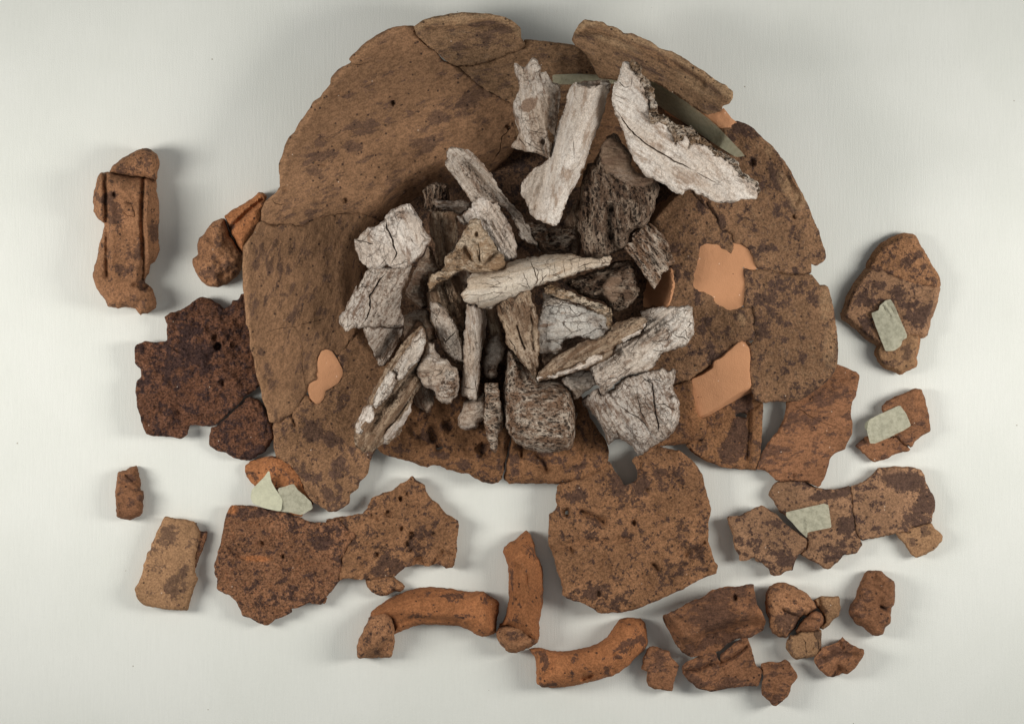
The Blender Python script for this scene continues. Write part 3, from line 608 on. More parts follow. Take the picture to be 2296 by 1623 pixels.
frag("burnt_sherd", "large dark reddish-brown rough sherd with toothed edge, tucked under the dish at left", "sherd", [
    dict(outline=pts("J 415,345 470,310 560,285 640,240 700,190 755,170 820,190 880,220 935,272 985,250 1010,200 1060,195 1090,150 1130,140 1230,300 1300,600 1320,900 1180,1010 1120,1040 1060,1110 960,1200 860,1290 800,1310 720,1300 640,1290 620,1380 560,1415 480,1395 350,1390 260,1370 230,1310 210,1220 175,1120 162,1000 175,900 210,870 210,800 160,750 158,600 250,560 330,570 435,560 440,480 435,400"), z=plane((303, 830), (600, 830), .62, .50), ground=.05, mat=M_dark, s=3.4, ed=.03, er=3, und=.10, inset=.05,
         fx=[('p', 490, 777, 9, .2), ('p', 482, 758, 7, .12), ('p', 498, 858, 7, .15), ('p', 398, 925, 7, .08), ('c', pts("J 430,580 520,640 560,660"), 1.5, .05), R(440, 800, 60, 40, 0, .8), R(430, 740, 25, 25), R(400, 830, 40, 40)])])
frag("burnt_sherd", "small dark rounded sherd just below the large burnt one, beside the dish edge", "sherd", [
    dict(outline=pts("J 860,1300 960,1225 1060,1130 1130,1060 1170,1040 1240,1060 1300,1130 1370,1280 1380,1400 1340,1460 1300,1520 1230,1560 1170,1600 1090,1598 1010,1570 950,1530 880,1520 810,1470 808,1390 820,1310"), z=const(.46), ground=.03, mat=M_dark, s=3.4, ed=.1, er=10, und=.08, inset=.05, fx=[R(570, 1015, 30, 16, -30, 1.2)])])
frag("rim_fragment", "smooth tan-orange sherd with torn tape, poking out below the dish's lower left edge", "sherd", [
    dict(outline=pts("K 1380,190 1430,145 1530,120 1640,100 1760,140 1850,260 1900,400 1960,500 1975,520 1900,560 1870,640 1750,600 1650,540 1560,470 1480,400 1440,350 1385,280 1375,230"), z=plane((560, 1050), (700, 1140), .30, .55), ground=.02, mat=M_orange, s=3.4, fx=[R(565, 1065, 20, 12, 20, 1.2), R(650, 1070, 16, 30, -30, .9)]),
    dict(n='tape', outline=pts("K 1585,238 1600,330 1640,400 1700,490 1690,570 1680,585 1560,560 1450,520 1430,470 1440,400 1500,340 1550,290"), z=lambda x, y: .66 + .0016 * (x - 600) + .05 * np.sin(y / 20.), t=.02, mat=M_tape2, chip=0, clayside=0, gap=-4, s=4, jit=.15, ed=0, inset=0, siderough=0, und=.02, fx=[R(596, 1102, 6, 5)]),
    dict(n='tape', outline=pts("K 1660,395 1800,350 1830,400 1900,460 1950,510 1965,560 1900,600 1860,618 1770,595 1680,585 1700,490"), z=lambda x, y: .64 + .0006 * (x - 640), t=.02, mat=M_tape, chip=0, clayside=0, gap=-3, s=4, jit=.3, ed=0, inset=0, siderough=0, und=.02)])
frag("clay_chip", "smallest reddish chip with a notched side, alone near the left edge of the paper", "sherd", [
    dict(outline=pts("K 260,245 330,235 370,205 430,195 445,260 465,340 465,400 490,405 485,500 480,600 460,630 375,662 330,655 250,635 240,520 235,430 250,340"), z=const(.62), ground=.02, mat=M_red, s=3, infl=(.35, 18), inset=.04, und=.06, fx=[('g', pts("K 340,280 440,360"), 4, .1), ('g', pts("K 300,340 440,410"), 3, .05), ('g', pts("K 255,440 265,630"), 4, -.06), R(320, 1120, 14, 12), R(290, 1070, 20, 12)])])
frag("rectangular_sherd", "tan rectangular sherd leaning right with a dark stained corner, lower left of the paper", "sherd", [
    dict(outline=pts("K 670,632 760,650 860,668 925,672 950,710 975,760 975,850 950,960 940,1060 945,1130 970,1190 930,1270 895,1370 875,1452 780,1450 640,1440 500,1410 450,1370 415,1310 402,1270 440,1210 470,1150 490,1060 520,990 518,960 550,930 560,870 600,760 640,690"), z=const(.55), ground=.02, mat=M_plain, s=3.4, ed=.07, er=8, inset=.04, fx=[R(395, 1320, 30, 34, 30, 1.3), R(385, 1185, 28, 14, 0, 1.), R(370, 1210, 26, 14), R(340, 1328, 4, 4), R(410, 1290, 14, 30, 20)]),
    dict(n='broken_edge', outline=pts("K 940,680 985,760 1045,765 1040,830 1010,920 985,990 945,1085 925,1060 930,960 950,850 960,760"), z=const(.42), ground=.02, mat=M_brown, s=3, ed=.1, er=6, inset=.02, und=.06)])
XB = pts("K 1255,535 1330,530 1400,535 1450,540 1560,570 1680,595 1750,610 1860,640 1920,665 1990,682 2100,682 2220,662 2296,650 G 30,1110 90,1100 165,1095 200,1140 290,1210 310,1250")
frag("wide_sherd", "wide dark brown sherd with a waisted middle and a second glued half, lower left", "sherd", [
    dict(outline=np.vstack([XB, pts("L 250,290 200,400 160,560 160,600 100,690 40,740 W 722,1352 K 2080,1330 2040,1395 1960,1395 1940,1380 1850,1435 1790,1435 1790,1475 1700,1510 1640,1530 1580,1580 1500,1560 1430,1520 1360,1500 1330,1440 1300,1370 1240,1320 1130,1270 1130,1180 1110,1120 1110,1060 1140,940 1170,880 1190,700 1210,620")]), z=const(.52), ground=.03, mat=M_brown, s=3.4, ed=.03, er=3, und=.07, gap=-2, inset=.05,
         fx=[('p', 587, 1218, 6, .08), ('p', 634, 1248, 5, .1), ('Bm', 575, 1252, 34, 7, .05, 1.3), ('g', pts("K 1230,900 1270,960 1330,990"), 3, .06), ('g', pts("K 1560,620 1700,640 1850,660 1990,700"), 6, -.05), R(560, 1050, 10, 10), R(560, 1150, 40, 12, 8), R(720, 1220, 20, 14), ('Bm', 520, 1142, 14, 12, 0, 1.)]),
    dict(outline=pts("G 165,1095 250,1065 360,1040 400,1000 420,950 440,910 520,880 620,840 690,780 750,750 795,715 830,750 905,795 920,860 960,920 1030,975 1080,1040 1150,1080 1200,1105 1205,1160 1190,1260 1185,1400 1160,1510 1090,1515 1060,1485 990,1480 940,1500 830,1480 740,1510 700,1540 650,1590 L 620,560 500,600 400,600 330,600 220,590 160,600 160,560 200,400 250,290 G 310,1250 290,1210 200,1140"), z=const(.56), ground=.03, mat=M_frag, s=3.4, ed=.03, er=3, und=.09, gap=-2, inset=.05, ang=math.radians(-30),
         fx=[('p', 1100 * F + 590 * .2566, 1152, 9, .12), ('p', 899, 1118, 6, .12), ('p', 913, 1107, 5, .08), ('p', 901, 1185, 5, .12), ('p', 845, 1243, 6, .12), ('p', 923, 1200, 10, .14), ('p', 914, 1220, 7, .1), ('g', pts("G 790,1370 860,1290 980,1220"), 5, .1), ('g', pts("G 830,1340 900,1270 1000,1180"), 6, -.08), ('g', pts("G 820,1460 870,1440 900,1470"), 6, .14), ('g', pts("G 980,1480 1030,1420 1060,1400"), 5, .10), ('g', pts("G 440,1060 500,1090"), 4, .08), ('g', pts("G 1050,1370 1150,1400"), 3, .07), R(790, 1215, 22, 20, -40, 1.2), R(960, 1180, 26, 26, 0, .8), R(870, 1270, 40, 22), R(935, 1210, 16, 30, 30)]),
    dict(n='chip', outline=pts("L 382,595 470,585 560,560 630,565 690,620 732,658 720,690 690,710 640,700 580,740 530,745 450,715 400,660"), z=const(.42), ground=.02, mat=M_frag, s=3, ed=.1, er=7, und=.06)])
frag("handle_fragment", "curved orange handle arching over, with a paler glued end at its lower left", "handle", [
    dict(n='handle_arm', outline=pts("L 430,940 440,880 550,800 640,745 740,705 820,680 900,670 1000,668 1100,675 1200,690 1330,708 1410,703 1460,735 1530,770 1560,810 1550,880 1535,950 1530,1000 1530,1060 1480,1080 1410,1095 1360,1075 1300,1040 1210,1005 1100,990 1000,985 880,990 780,1010 700,1040 640,1075 632,1020 600,950 500,960"), z=const(1.1), ground=.03, mat=M_orange, s=3.2, gap=-3, infl=(.75, 40), inset=.08, und=.05, ang=math.radians(-5),
         fx=[('g', pts("L 640,830 760,770 900,760 1200,765 1330,770 1420,705"), 5, -.07), ('g', pts("L 600,900 760,870 900,910 1150,915 1300,950"), 7, -.05), ('g', pts("L 640,1000 800,940 1000,950 1200,960"), 5, .06), ('s', pts("L 1420,700 1600,700 1600,1100 1480,1080 1500,950 1430,830"), -.22, 9), R(1095, 1330, 16, 30, 0, .9), R(1020, 1340, 26, 14, 0, .9), R(875, 1340, 14, 30, 30, .8), R(960, 1330, 8, 8), R(930, 1385, 60, 9, -10, 1.1), R(1010, 1380, 60, 8, 3, .9)]),
    dict(n='handle_end', outline=pts("L 420,930 500,900 570,880 620,930 640,1010 637,1080 640,1120 620,1270 600,1283 540,1278 400,1285 320,1278 316,1180 340,1110 380,1030 410,970"), z=const(1.12), ground=.03, mat=M_handle, s=3.2, gap=-3, infl=(.45, 38), inset=.07, und=.05, fx=[('s', pts("L 640,1100 560,1120 470,1200 370,1270 400,1300 640,1300"), -.25, 9), ('g', pts("L 620,1090 520,1150 420,1250"), 3, -.05), R(850, 1462, 16, 8), R(830, 1425, 8, 12)])])
frag("handle_fragment", "upright orange handle length with a pointed top and a broken oval foot", "handle", [
    dict(n='handle_arm', outline=pts("L 1790,165 1830,205 1865,280 1880,380 1920,460 1945,560 1947,700 1945,820 1920,900 1905,980 1905,1100 1880,1150 1800,1100 1640,1010 1545,1020 1590,970 1620,880 1640,760 1640,600 1635,480 1610,400 1590,350 1600,310 1650,270 1720,230"), z=const(1.15), ground=.03, mat=M_orange, s=3.2, infl=(.75, 38), inset=.08, und=.06, ang=math.radians(85),
         fx=[('g', pts("L 1640,420 1760,470 1800,560 1790,760 1760,900"), 9, -.07), ('g', pts("L 1800,560 1800,640"), 3, .08), ('p', 1216, 1267, 5, .08), ('s', pts("L 1560,300 1790,160 1870,290 1720,330 1640,420"), -.12, 8), R(1160, 1380, 12, 30, 10, 1.), R(1185, 1330, 14, 26, 0, .8), R(1215, 1340, 8, 20), R(1148, 1310, 6, 50, 0, .9)]),
    dict(n='handle_foot', outline=pts("L 1545,1025 1620,1005 1720,1010 1800,1050 1850,1090 1905,1100 1890,1150 1830,1190 1760,1225 1700,1243 1620,1225 1570,1170 1535,1110 1525,1060"), z=const(.9), ground=.03, mat=M_handle, s=3, ed=.25, er=12, inset=.05, und=.05, fx=[('s', pts("L 1590,1040 1680,1025 1780,1060 1810,1110 1740,1140 1640,1130 1590,1090"), -.09, 4), R(1155, 1425, 28, 13, 5, 1.2)])])
frag("handle_fragment", "curved orange handle bending up to the right with a black pit", "handle", [
    dict(n='handle_arm', outline=pts("M 38,945 90,930 150,935 230,965 380,965 500,945 600,915 680,880 740,820 780,750 830,690 880,678 1000,678 1035,720 1060,800 1062,900 1030,960 960,1020 900,1090 820,1150 760,1185 640,1215 540,1245 450,1270 300,1285 150,1290 110,1260 100,1220 95,1100 85,1020 50,980"), z=const(1.15), ground=.03, mat=M_orange, s=3.2, infl=(.75, 40), inset=.08, und=.05, ang=math.radians(-20),
         fx=[('s', pts("M 480,1195 500,1180 590,1170 580,1200 540,1210 500,1225 480,1220"), -.16, 2.5), ('g', pts("M 250,1030 220,1150 110,1230"), 6, .06), ('g', pts("M 90,970 240,1030 400,1000 600,960 750,880"), 9, -.06), ('g', pts("M 770,1000 800,1060 760,1150"), 5, .06), ('s', pts("M 820,690 1010,670 1070,760 1060,900 990,900 960,760 860,730"), -.15, 8), R(1220, 1480, 10, 26, -5, 1.1), R(1290, 1475, 10, 14), R(1230, 1537, 26, 8), R(1240, 1500, 5, 6), R(1360, 1500, 8, 10), R(1400, 1450, 16, 30, 40, .9), R(1440, 1435, 8, 12, 0, 1.2), R(1420, 1440, 22, 8, -40, .8)])])
frag("square_chip", "small squarish red chip between the curved handle and the split sherd, bottom", "sherd", [
    dict(outline=pts("M 1075,920 1130,925 1210,960 1250,965 1270,1010 1345,1100 1320,1160 1300,1230 1285,1320 1230,1310 1120,1300 1075,1270 1055,1230 1060,1140 1010,1120 1030,1020"), z=const(.55), ground=.02, mat=M_red, s=3, ed=.03, er=3, inset=.05, fx=[('g', pts("M 1065,1140 1070,1260 1130,1300"), 3, .06), R(1478, 1480, 12, 12)])])
frag("thick_sherd", "thick wedge-like brown sherd with a dark purple-stained top face and broken front side", "sherd", [
    dict(outline=pts("M 1205,650 1290,620 1380,570 1470,515 1540,500 1600,450 1700,410 1860,405 1960,385 1998,388 2005,460 2030,560 2070,620 2105,700 2080,780 2000,830 1940,860 1850,860 1760,900 1700,960 1560,1010 1430,1020 1360,970 1310,900 1270,820 1230,760 1210,700"), z=lambda x, y: 1.15 - .0 * x, ground=.03, mat=M_red, s=3.2, ed=.03, er=3, inset=.06, und=.07,
         fx=[('s', pts("M 1430,1020 1420,900 1600,800 1850,720 2000,700 2110,690 2110,900 1900,1000 1700,1060"), -.45, 16), ('s', pts("M 1200,640 1290,760 1380,880 1440,1040 1300,1000 1200,800"), -.35, 10), ('p', 1648, 1340, 7, .14), ('g', pts("M 1500,860 1700,800 1900,740"), 6, .05), R(1590, 1380, 70, 34, -10, 1.3), R(1620, 1340, 60, 20, -10, 1.1), R(1690, 1355, 10, 16, 0, 1.2), R(1560, 1450, 60, 12, -20, 1.2), R(1650, 1430, 50, 14, -20, 1.2), ('Bm', 1700, 1380, 24, 26, 0, .8), ('Bm', 1530, 1410, 26, 20, 0, .5)])])
frag("split_sherd", "low two-lobed reddish sherd with a V notch, just below the thick stained sherd", "sherd", [
    dict(outline=pts("M 1365,1105 1400,1060 1500,1020 1600,975 1640,958 1665,970 1690,1040 1710,1070 1700,1000 1760,950 1820,900 1890,855 1940,855 1960,890 1990,1000 2020,1100 2060,1130 2062,1200 2030,1275 1900,1275 1820,1290 1700,1310 1620,1320 1520,1300 1430,1230 1370,1160"), z=const(.6), ground=.02, mat=M_red, s=3.2, ed=.03, er=3, inset=.05, und=.05, ang=math.radians(-25),
         fx=[('g', pts("M 1370,1150 1500,1140 1600,1090 1700,1080 1820,1020 1940,930"), 4, .13), ('g', pts("M 1400,1110 1500,1080 1640,1020"), 6, -.06), ('g', pts("M 1740,1110 1770,1180 1800,1260"), 3, -.05), ('g', pts("M 1860,880 1900,910 1950,890"), 4, .06), R(1640, 1530, 20, 14), R(1655, 1435, 14, 7)])])
frag("small_sherd", "small pentagonal brown chip at the bottom, right of the split sherd", "sherd", [
    dict(outline=pts("R 320,1060 400,1050 490,1060 540,1030 575,1040 620,1110 660,1160 668,1200 610,1270 595,1340 560,1400 500,1450 460,1482 420,1475 370,1430 310,1380 300,1350 310,1260 330,1200 310,1130 305,1090"), z=const(.6), ground=.02, mat=M_red, s=3, ed=.03, er=3, inset=.05, und=.08, fx=[R(1740, 1565, 10, 8, 20, 1.4), R(1720, 1540, 14, 8), R(1735, 1500, 10, 16)])])
frag("small_sherd", "small diamond-shaped brown chip, rightmost of the bottom row", "sherd", [
    dict(outline=pts("R 1105,808 1160,860 1240,900 1325,938 1328,970 1290,1040 1230,1120 1165,1170 1100,1165 1010,1200 960,1195 900,1140 830,1060 835,1010 885,930 910,905 980,885 1050,865 1080,830"), z=const(.6), ground=.02, mat=M_red, s=3, ed=.03, er=3, inset=.05, und=.06, ang=math.radians(-30), fx=[('g', pts("R 940,1000 1050,950 1150,950 1300,960"), 4, -.09), ('g', pts("R 1020,1180 1070,1110 1120,1150"), 8, .16), ('g', pts("R 1080,860 1110,920"), 4, .07), R(1870, 1460, 14, 10, 60, 1.1), R(1900, 1470, 12, 10), R(1850, 1478, 20, 8, -20)])])
frag("knobbed_fragment", "mended cluster of tan and brown chips with a curled stub, bottom right", "sherd", [
    dict(outline=pts("R 355,380 390,310 430,285 520,272 590,285 680,330 750,370 800,430 830,470 860,520 800,560 760,600 720,590 690,620 650,700 600,770 560,812 480,800 420,760 390,700 380,600 352,560"), z=const(1.05), ground=.02, mat=M_handle, s=3, infl=(.5, 30), inset=.06, und=.06, fx=[('g', pts("R 530,540 600,580 700,620"), 3, .1), ('g', pts("R 560,400 650,480 790,520"), 4, .05), ('g', pts("R 500,490 600,540 690,590"), 6, -.05), R(1770, 1390, 36, 24, 0, 1.1), R(1760, 1405, 20, 30, 0, .8), R(1735, 1325, 30, 8, 0, 1)]),
    dict(outline=pts("R 820,450 905,405 1000,412 1078,405 1085,540 1070,600 1010,640 960,700 920,735 880,720 885,690 930,640 910,570 865,510"), z=const(.6), ground=.02, mat=M_plain, s=3, ed=.1, er=6, inset=.04, fx=[R(1755, 1350, 8, 8), ('g', pts("R 880,440 880,500 930,560"), 5, .08)]),
    dict(n='stub', outline=pts("R 790,570 830,545 890,560 920,600 930,640 900,680 870,730 820,760 740,760 660,770 640,740 680,680 720,620 760,600"), z=const(.95), ground=.02, mat=M_red, s=3, infl=(.35, 18), inset=.04, und=.05, fx=[('s', pts("R 780,580 850,550 900,580 890,620 800,630"), .1, 3)]),
    dict(outline=pts("R 595,790 650,785 690,740 760,725 820,740 870,720 905,740 905,900 860,1000 740,1015 650,1035 600,990 560,930 552,870 570,820"), z=const(.66), ground=.02, mat=M_plain, s=3, ed=.1, er=7, inset=.05, fx=[('c', pts("R 720,810 745,860 750,980"), 1.6, .06), ('c', pts("R 830,760 870,860 880,960"), 1.6, .06), R(1835, 1430, 10, 30), ('p', 1823, 1455, 3, .04)])])
frag("rough_chip", "upright lumpy reddish chip standing apart at the right, above the diamond chip", "sherd", [
    dict(outline=pts("R 1320,180 1350,155 1400,155 1440,145 1490,155 1560,210 1620,255 1630,300 1628,400 1615,490 1590,530 1590,660 1530,730 1510,780 1460,802 1410,795 1360,760 1310,710 1230,680 1185,610 1162,550 1180,490 1235,430 1250,340 1290,260"), z=const(.8), ground=.02, mat=M_red, s=3, infl=(.35, 26), inset=.06, und=.09, fx=[('g', pts("R 1490,510 1540,540 1590,520"), 4, .14), ('g', pts("R 1500,230 1560,290 1620,290"), 5, -.08), ('s', pts("R 1500,310 1640,270 1630,500 1560,530 1500,490"), .06, 4), R(1940, 1350, 24, 30, 0, .9), R(1985, 1400, 14, 20, 0, 1.2), R(1930, 1380, 20, 8, 0, 1)])])
XF = pts("G 2065,790 2050,900 2060,960 2040,1010 1995,1045 1990,1120 1990,1300 M 230,90 280,280 320,400 320,480 370,515 480,540 560,580 640,640 830,632 940,610 1100,545 1250,480 1400,410 1550,330 1665,290 1682,220 1655,190 1620,80 1600,0 H 1350,1500 1345,1380 1370,1250 1320,1080 1290,950 1230,860 1100,750 1050,740 860,700 760,790 700,800 675,830 700,880 730,940 725,990 650,1045 600,1045 560,970 520,920 490,850 440,800 W 1330,1055 1290,1075")
frag("round_sherd", "large roundish speckled sherd with a long slot, pinhole and fractured right edge", "sherd", [
    dict(outline=XF, z=const(.86), ground=.16, mat=M_frag, s=3.6, ed=.03, er=3, und=.09, inset=.04, ang=math.radians(-25),
         holes=[pts("H 92,1272 112,1268 120,1290 108,1302 90,1298")],
         fx=[('g', pts("H 230,1285 300,1310 380,1345 430,1370"), 7, .22), ('p', 1269, 1148, 10, .14), ('p', 1423, 1172, 6, .14), ('p', 1342, 1331, 7, .1), ('g', pts("M 1110,215 1160,255"), 6, .16), ('p', 1281, 1233, 8, .1), ('p', 1451, 1098, 6, .06),
             ('s', pts("M 1250,330 1420,200 1620,30 1700,0 1720,320 1400,440 1300,470"), -.09, 6), ('g', pts("M 240,80 420,30 640,15 900,-10"), 7, .10), ('g', pts("H 0,950 150,880 280,860 450,830"), 8, -.09), ('g', pts("M 1400,130 1500,80 1560,20"), 5, .1), ('g', pts("H 740,820 740,900 760,930"), 6, .09), R(1400, 1090, 60, 40, 10, .8), R(1480, 1070, 50, 30, 10, .9), R(1500, 1290, 40, 20, -40, 1.1), R(1560, 1240, 20, 20, 0, 1.1), R(1340, 1330, 30, 20), R(1530, 1190, 14, 40, 0, .7), R(1290, 1110, 30, 20), R(1560, 1270, 30, 10, -30)])])
frag("taped_sherd", "long flat speckled sherd mended from several pieces with folded tape, right side", "sherd", [
    dict(outline=pts("N 235,560 350,545 430,500 480,480 540,458 600,500 660,540 740,620 830,690 930,760 920,830 860,890 820,960 800,1030 740,1035 690,1075 650,1080 610,1060 590,1010 530,965 475,950 465,915 400,940 340,945 330,890 290,820 285,730 255,640"), z=const(.62), ground=.18, mat=M_plate, s=3.4, gap=-1.5, fx=[R(1745, 1180, 36, 14, 20, 1), R(1760, 1250, 40, 26, 0, 1.1), R(1720, 1195, 30, 24, 0, .8), R(1740, 1140, 20, 10), ('s', pts("N 340,880 390,880 390,930 340,930"), -.04, 3)]),
    dict(outline=pts("N 600,330 660,250 760,245 900,250 1000,300 1100,325 1200,320 1310,295 1320,400 1330,500 1350,620 1370,700 1400,760 1415,800 1400,830 1360,880 1250,890 1200,950 1120,1022 1080,1005 1040,970 960,940 870,890 930,820 930,740 850,660 760,560 690,510 640,420 595,365"), z=const(.46), ground=.05, mat=M_plate, s=3.4, gap=-1.5, fx=[R(1860, 1110, 70, 9, -8, 1.3), R(1900, 1180, 26, 26, 0, 1.2), R(1865, 1230, 30, 30, 0, 1.), R(1890, 1085, 20, 18, 0, 1.2), R(1800, 1080, 26, 16, 0, .6), R(1920, 1150, 22, 14, 0, 1.2)]),
    dict(outline=pts("N 1310,295 1400,260 1460,230 1510,180 1560,130 1640,122 1840,125 1930,150 1960,200 1985,280 2030,370 2050,450 2040,510 2020,540 2015,610 1900,640 1830,660 1810,700 1700,705 1550,740 1420,768 1385,735 1370,700 1350,620 1330,500 1320,400"), z=const(.48), ground=.05, mat=M_plate, s=3.4, gap=-1.5, ed=.06, fx=[R(2030, 1080, 60, 26, 10, 1.4), R(2070, 1140, 22, 60, 40, 1.3), R(2000, 1180, 60, 12, -10, 1.), R(2060, 1160, 40, 30, 0, 1.), R(1965, 1130, 30, 20, 0, .8), ('Bm', 2020, 1050, 50, 8, -.3, .5)]),
    dict(outline=pts("N 1700,705 1810,700 1830,660 1900,640 2015,612 2050,670 2115,720 2110,780 2060,830 1960,890 1885,922 1840,890 1800,820 1760,780"), z=const(.44), ground=.05, mat=M_plain, s=3.2, gap=-1.5, fx=[R(2075, 1070 + 120, 12, 14, 0, 1.3), R(2040, 1215, 16, 12, 0, 1)]),
    dict(n='tape', outline=pts("N 745,518 1115,438 1145,640 1140,655 935,695 930,745 860,680 800,610 750,560"), z=lambda x, y: .66 - .0004 * (x - 1760) + .03 * np.sin(x / 22.), t=.02, mat=M_tape, chip=0, clayside=0, s=4, jit=.2, ed=0, inset=0, siderough=0, und=.03, fx=[('g', pts("N 925,570 930,740"), 2.5, -.05)])])
frag("taped_sherd", "pointed speckled sherd with a slanted tape strip and a small piece held below, far right", "sherd", [
    dict(outline=pts("O 1225,455 1235,400 1280,320 1330,260 1400,215 1460,190 1520,170 1590,175 1620,230 1680,310 1740,430 1800,520 1810,580 1770,585 1600,560 1450,510 1350,465 1290,450"), z=const(.62), ground=.20, mat=M_frag, s=3.4, gap=-2, ed=.04, inset=-.10, siderough=.5, ang=.5, fx=[R(2030, 590, 16, 14), R(2035, 645, 30, 10, 10, 1.2), R(2040, 660, 20, 16, 0, 1), R(1980, 610, 40, 6, 20, .8)]),
    dict(outline=pts("O 1225,455 1290,450 1350,465 1450,510 1600,560 1770,585 1805,600 1780,680 1745,830 1720,850 1715,940 1690,1000 1560,1000 1400,1080 1320,1090 1210,1020 1120,930 1060,880 1000,845 1035,790 1050,710 1110,600 1170,510"), z=const(.62), ground=.20, mat=M_plate, s=3.4, gap=-2, ed=.04, inset=-.10, siderough=.5, fx=[R(1940, 665, 14, 30, 60, 1.3), R(1938, 676, 20, 14, 0, 1.2), R(2000, 650, 60, 14, 20, 1.2), R(2070, 705, 22, 30, 30, 1.4), R(2020, 680, 50, 14, 0, 1.1), R(1945, 735, 16, 30, -30, 1.1), R(2036, 711, 12, 8)]),
    dict(outline=pts("O 1320,1090 1400,1080 1560,1003 1640,1015 1635,1110 1610,1200 1618,1270 1550,1300 1490,1335 1430,1310 1360,1280 1310,1230 1285,1170 1300,1120"), z=const(.60), ground=.16, mat=M_plain, s=3.2, gap=-2, inset=-.06, fx=[R(2035, 790, 18, 26, 0, 1.4), R(2010, 815, 20, 10, 0, 1)]),
    dict(n='tape', outline=pts("O 1240,820 1300,800 1310,760 1360,715 1405,702 1440,760 1500,900 1548,1010 1545,1040 1510,1060 1495,1110 1440,1150 1360,1155 1330,1080 1280,950 1245,850"), z=const(.72), t=.02, mat=M_tape, chip=0, clayside=0, s=4, jit=.25, ed=0, inset=0, siderough=0, und=.02, fx=[('g', pts("O 1330,760 1400,850"), 2, .03), ('g', pts("O 1370,740 1440,820"), 2, .03), ('g', pts("O 1350,750 1420,835"), 2, -.02)])])
frag("taped_sherd", "small red sherd with tape over its left corner, at the right edge of the paper", "sherd", [
    dict(outline=pts("Q 1355,550 1400,510 1500,450 1600,405 1680,370 1735,380 1760,450 1790,560 1818,640 1835,790 1800,810 1740,840 1690,880 1640,955 1580,930 1540,880 1500,850 1440,850 1400,700 1350,600"), z=const(.44), ground=.06, mat=M_red, s=3.2, gap=-1.5, ed=.05, fx=[R(1985, 905, 20, 10, -20, 1), ('Bm', 2060, 900, 10, 30, 0, .5)]),
    dict(outline=pts("Q 1085,940 1150,890 1200,840 1300,850 1440,850 1500,850 1540,880 1580,930 1630,975 1620,995 1500,1010 1400,1060 1270,1100 1200,1040 1130,980"), z=const(.36), ground=.04, mat=M_red, s=3.2, gap=-1.5, ed=.05, fx=[R(1935, 995, 14, 12)]),
    dict(n='tape', outline=pts("Q 1215,720 1230,680 1300,640 1360,615 1530,538 1590,620 1640,740 1560,790 1420,860 1290,915 1235,915 1220,850 1205,790"), z=lambda x, y: .56 + .0003 * (1990 - x), t=.02, mat=M_tape, chip=0, clayside=0, s=4, jit=.25, ed=0, inset=0, siderough=0, und=.02),
    dict(n='tape', outline=pts("Q 1190,710 1240,670 1350,620 1370,640 1260,720 1225,800 1200,790 1180,750"), z=const(.42), t=.015, mat=M_tape2, chip=0, clayside=0, s=4, jit=.2, ed=0, inset=0, siderough=0, und=.02)])

# ------------------------------------------------------------------ the bones
BN = dict(inset=.03, und=.05, ed=.05, er=4, jit=1.7, s=2.5, sideg=.85, fib=.035, chip=.07)
def bone_thing(label, bits, name="bone_fragment", cat="bone", z0=.6):
    allp = np.vstack([b['outline'] for b in bits]); t = thing(name, label, cat, allp, z0)
    for b in bits:
        b = {**BN, **b}; q = b['z']; b['z'] = (lambda q: (lambda x, y: q(x, y) + .18))(q); slab(b.pop('n', 'bone_shaft'), t, b.pop('outline'), b.pop('z'), **b)
    return t
r_ = math.radians
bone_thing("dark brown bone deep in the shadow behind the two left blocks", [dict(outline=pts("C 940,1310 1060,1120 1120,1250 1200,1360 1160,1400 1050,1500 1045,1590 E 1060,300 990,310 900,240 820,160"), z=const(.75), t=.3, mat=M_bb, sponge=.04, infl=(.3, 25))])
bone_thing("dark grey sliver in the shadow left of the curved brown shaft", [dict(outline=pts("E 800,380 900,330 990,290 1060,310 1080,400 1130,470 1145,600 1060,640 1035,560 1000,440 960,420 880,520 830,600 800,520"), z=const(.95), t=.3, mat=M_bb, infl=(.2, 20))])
bone_thing("dark spongy bone with a grey rim, behind the white blade near the heap's top left", [dict(outline=pts("C 1000,590 1070,520 1170,490 1250,520 1250,600 1270,690 1330,690 1420,675 1480,700 1440,790 1380,830 1320,800 1200,790 1080,790 1000,770 1010,680"), z=const(1.25), t=.5, mat=M_sp, ang=r_(80), sponge=.05, infl=(.2, 15), fx=[('GL', pts("C 1010,560 1120,570 1250,560"), 20, 1.)]),
    dict(n='bone_rim', outline=pts("C 1110,670 1260,690 1330,690 1420,675 1480,700 1440,790 1370,820 1300,790 1200,760 1120,750"), z=const(1.38), t=.2, mat=M_bg)])
bone_thing("trough-shaped pale bone sloping down right from a blue-grey tip, upper left of the heap", [dict(outline=pts("C 1275,155 1330,165 1440,180 1510,230 1560,290 1640,380 1720,480 1760,580 1860,690 1940,790 2000,880 2050,960 2150,1150 2170,1190 2100,1130 1950,1050 1900,900 1840,800 1740,720 1640,760 1480,700 1430,630 1380,560 1300,450 1220,350 1205,300 1235,280 1220,210"), z=tube(pts("C 1300,200")[0], pts("C 1950,900")[0], 2.05, 1.35, 28, -.30), t=.28, mat=M_bg, ang=r_(48), fx=[('GL', pts("C 1400,350 1550,520 1700,680"), 12, .75), ('g', pts("C 1290,250 1275,330"), 3, .05)])])
bone_thing("small brown honeycombed bone in a gap at the heap's centre, below the long tube", [dict(outline=pts("D 230,850 330,870 480,890 500,960 600,930 760,920 800,950 830,1050 760,1080 745,1190 640,1190 500,1210 450,1190 400,1100 330,1020 260,950"), z=const(1.25), t=.5, mat=M_spl, sponge=.06, infl=(.3, 14), fx=[('g', pts("D 495,900 500,1080"), 4, -.12), ('g', pts("D 350,1020 440,1130"), 5, -.10)])])
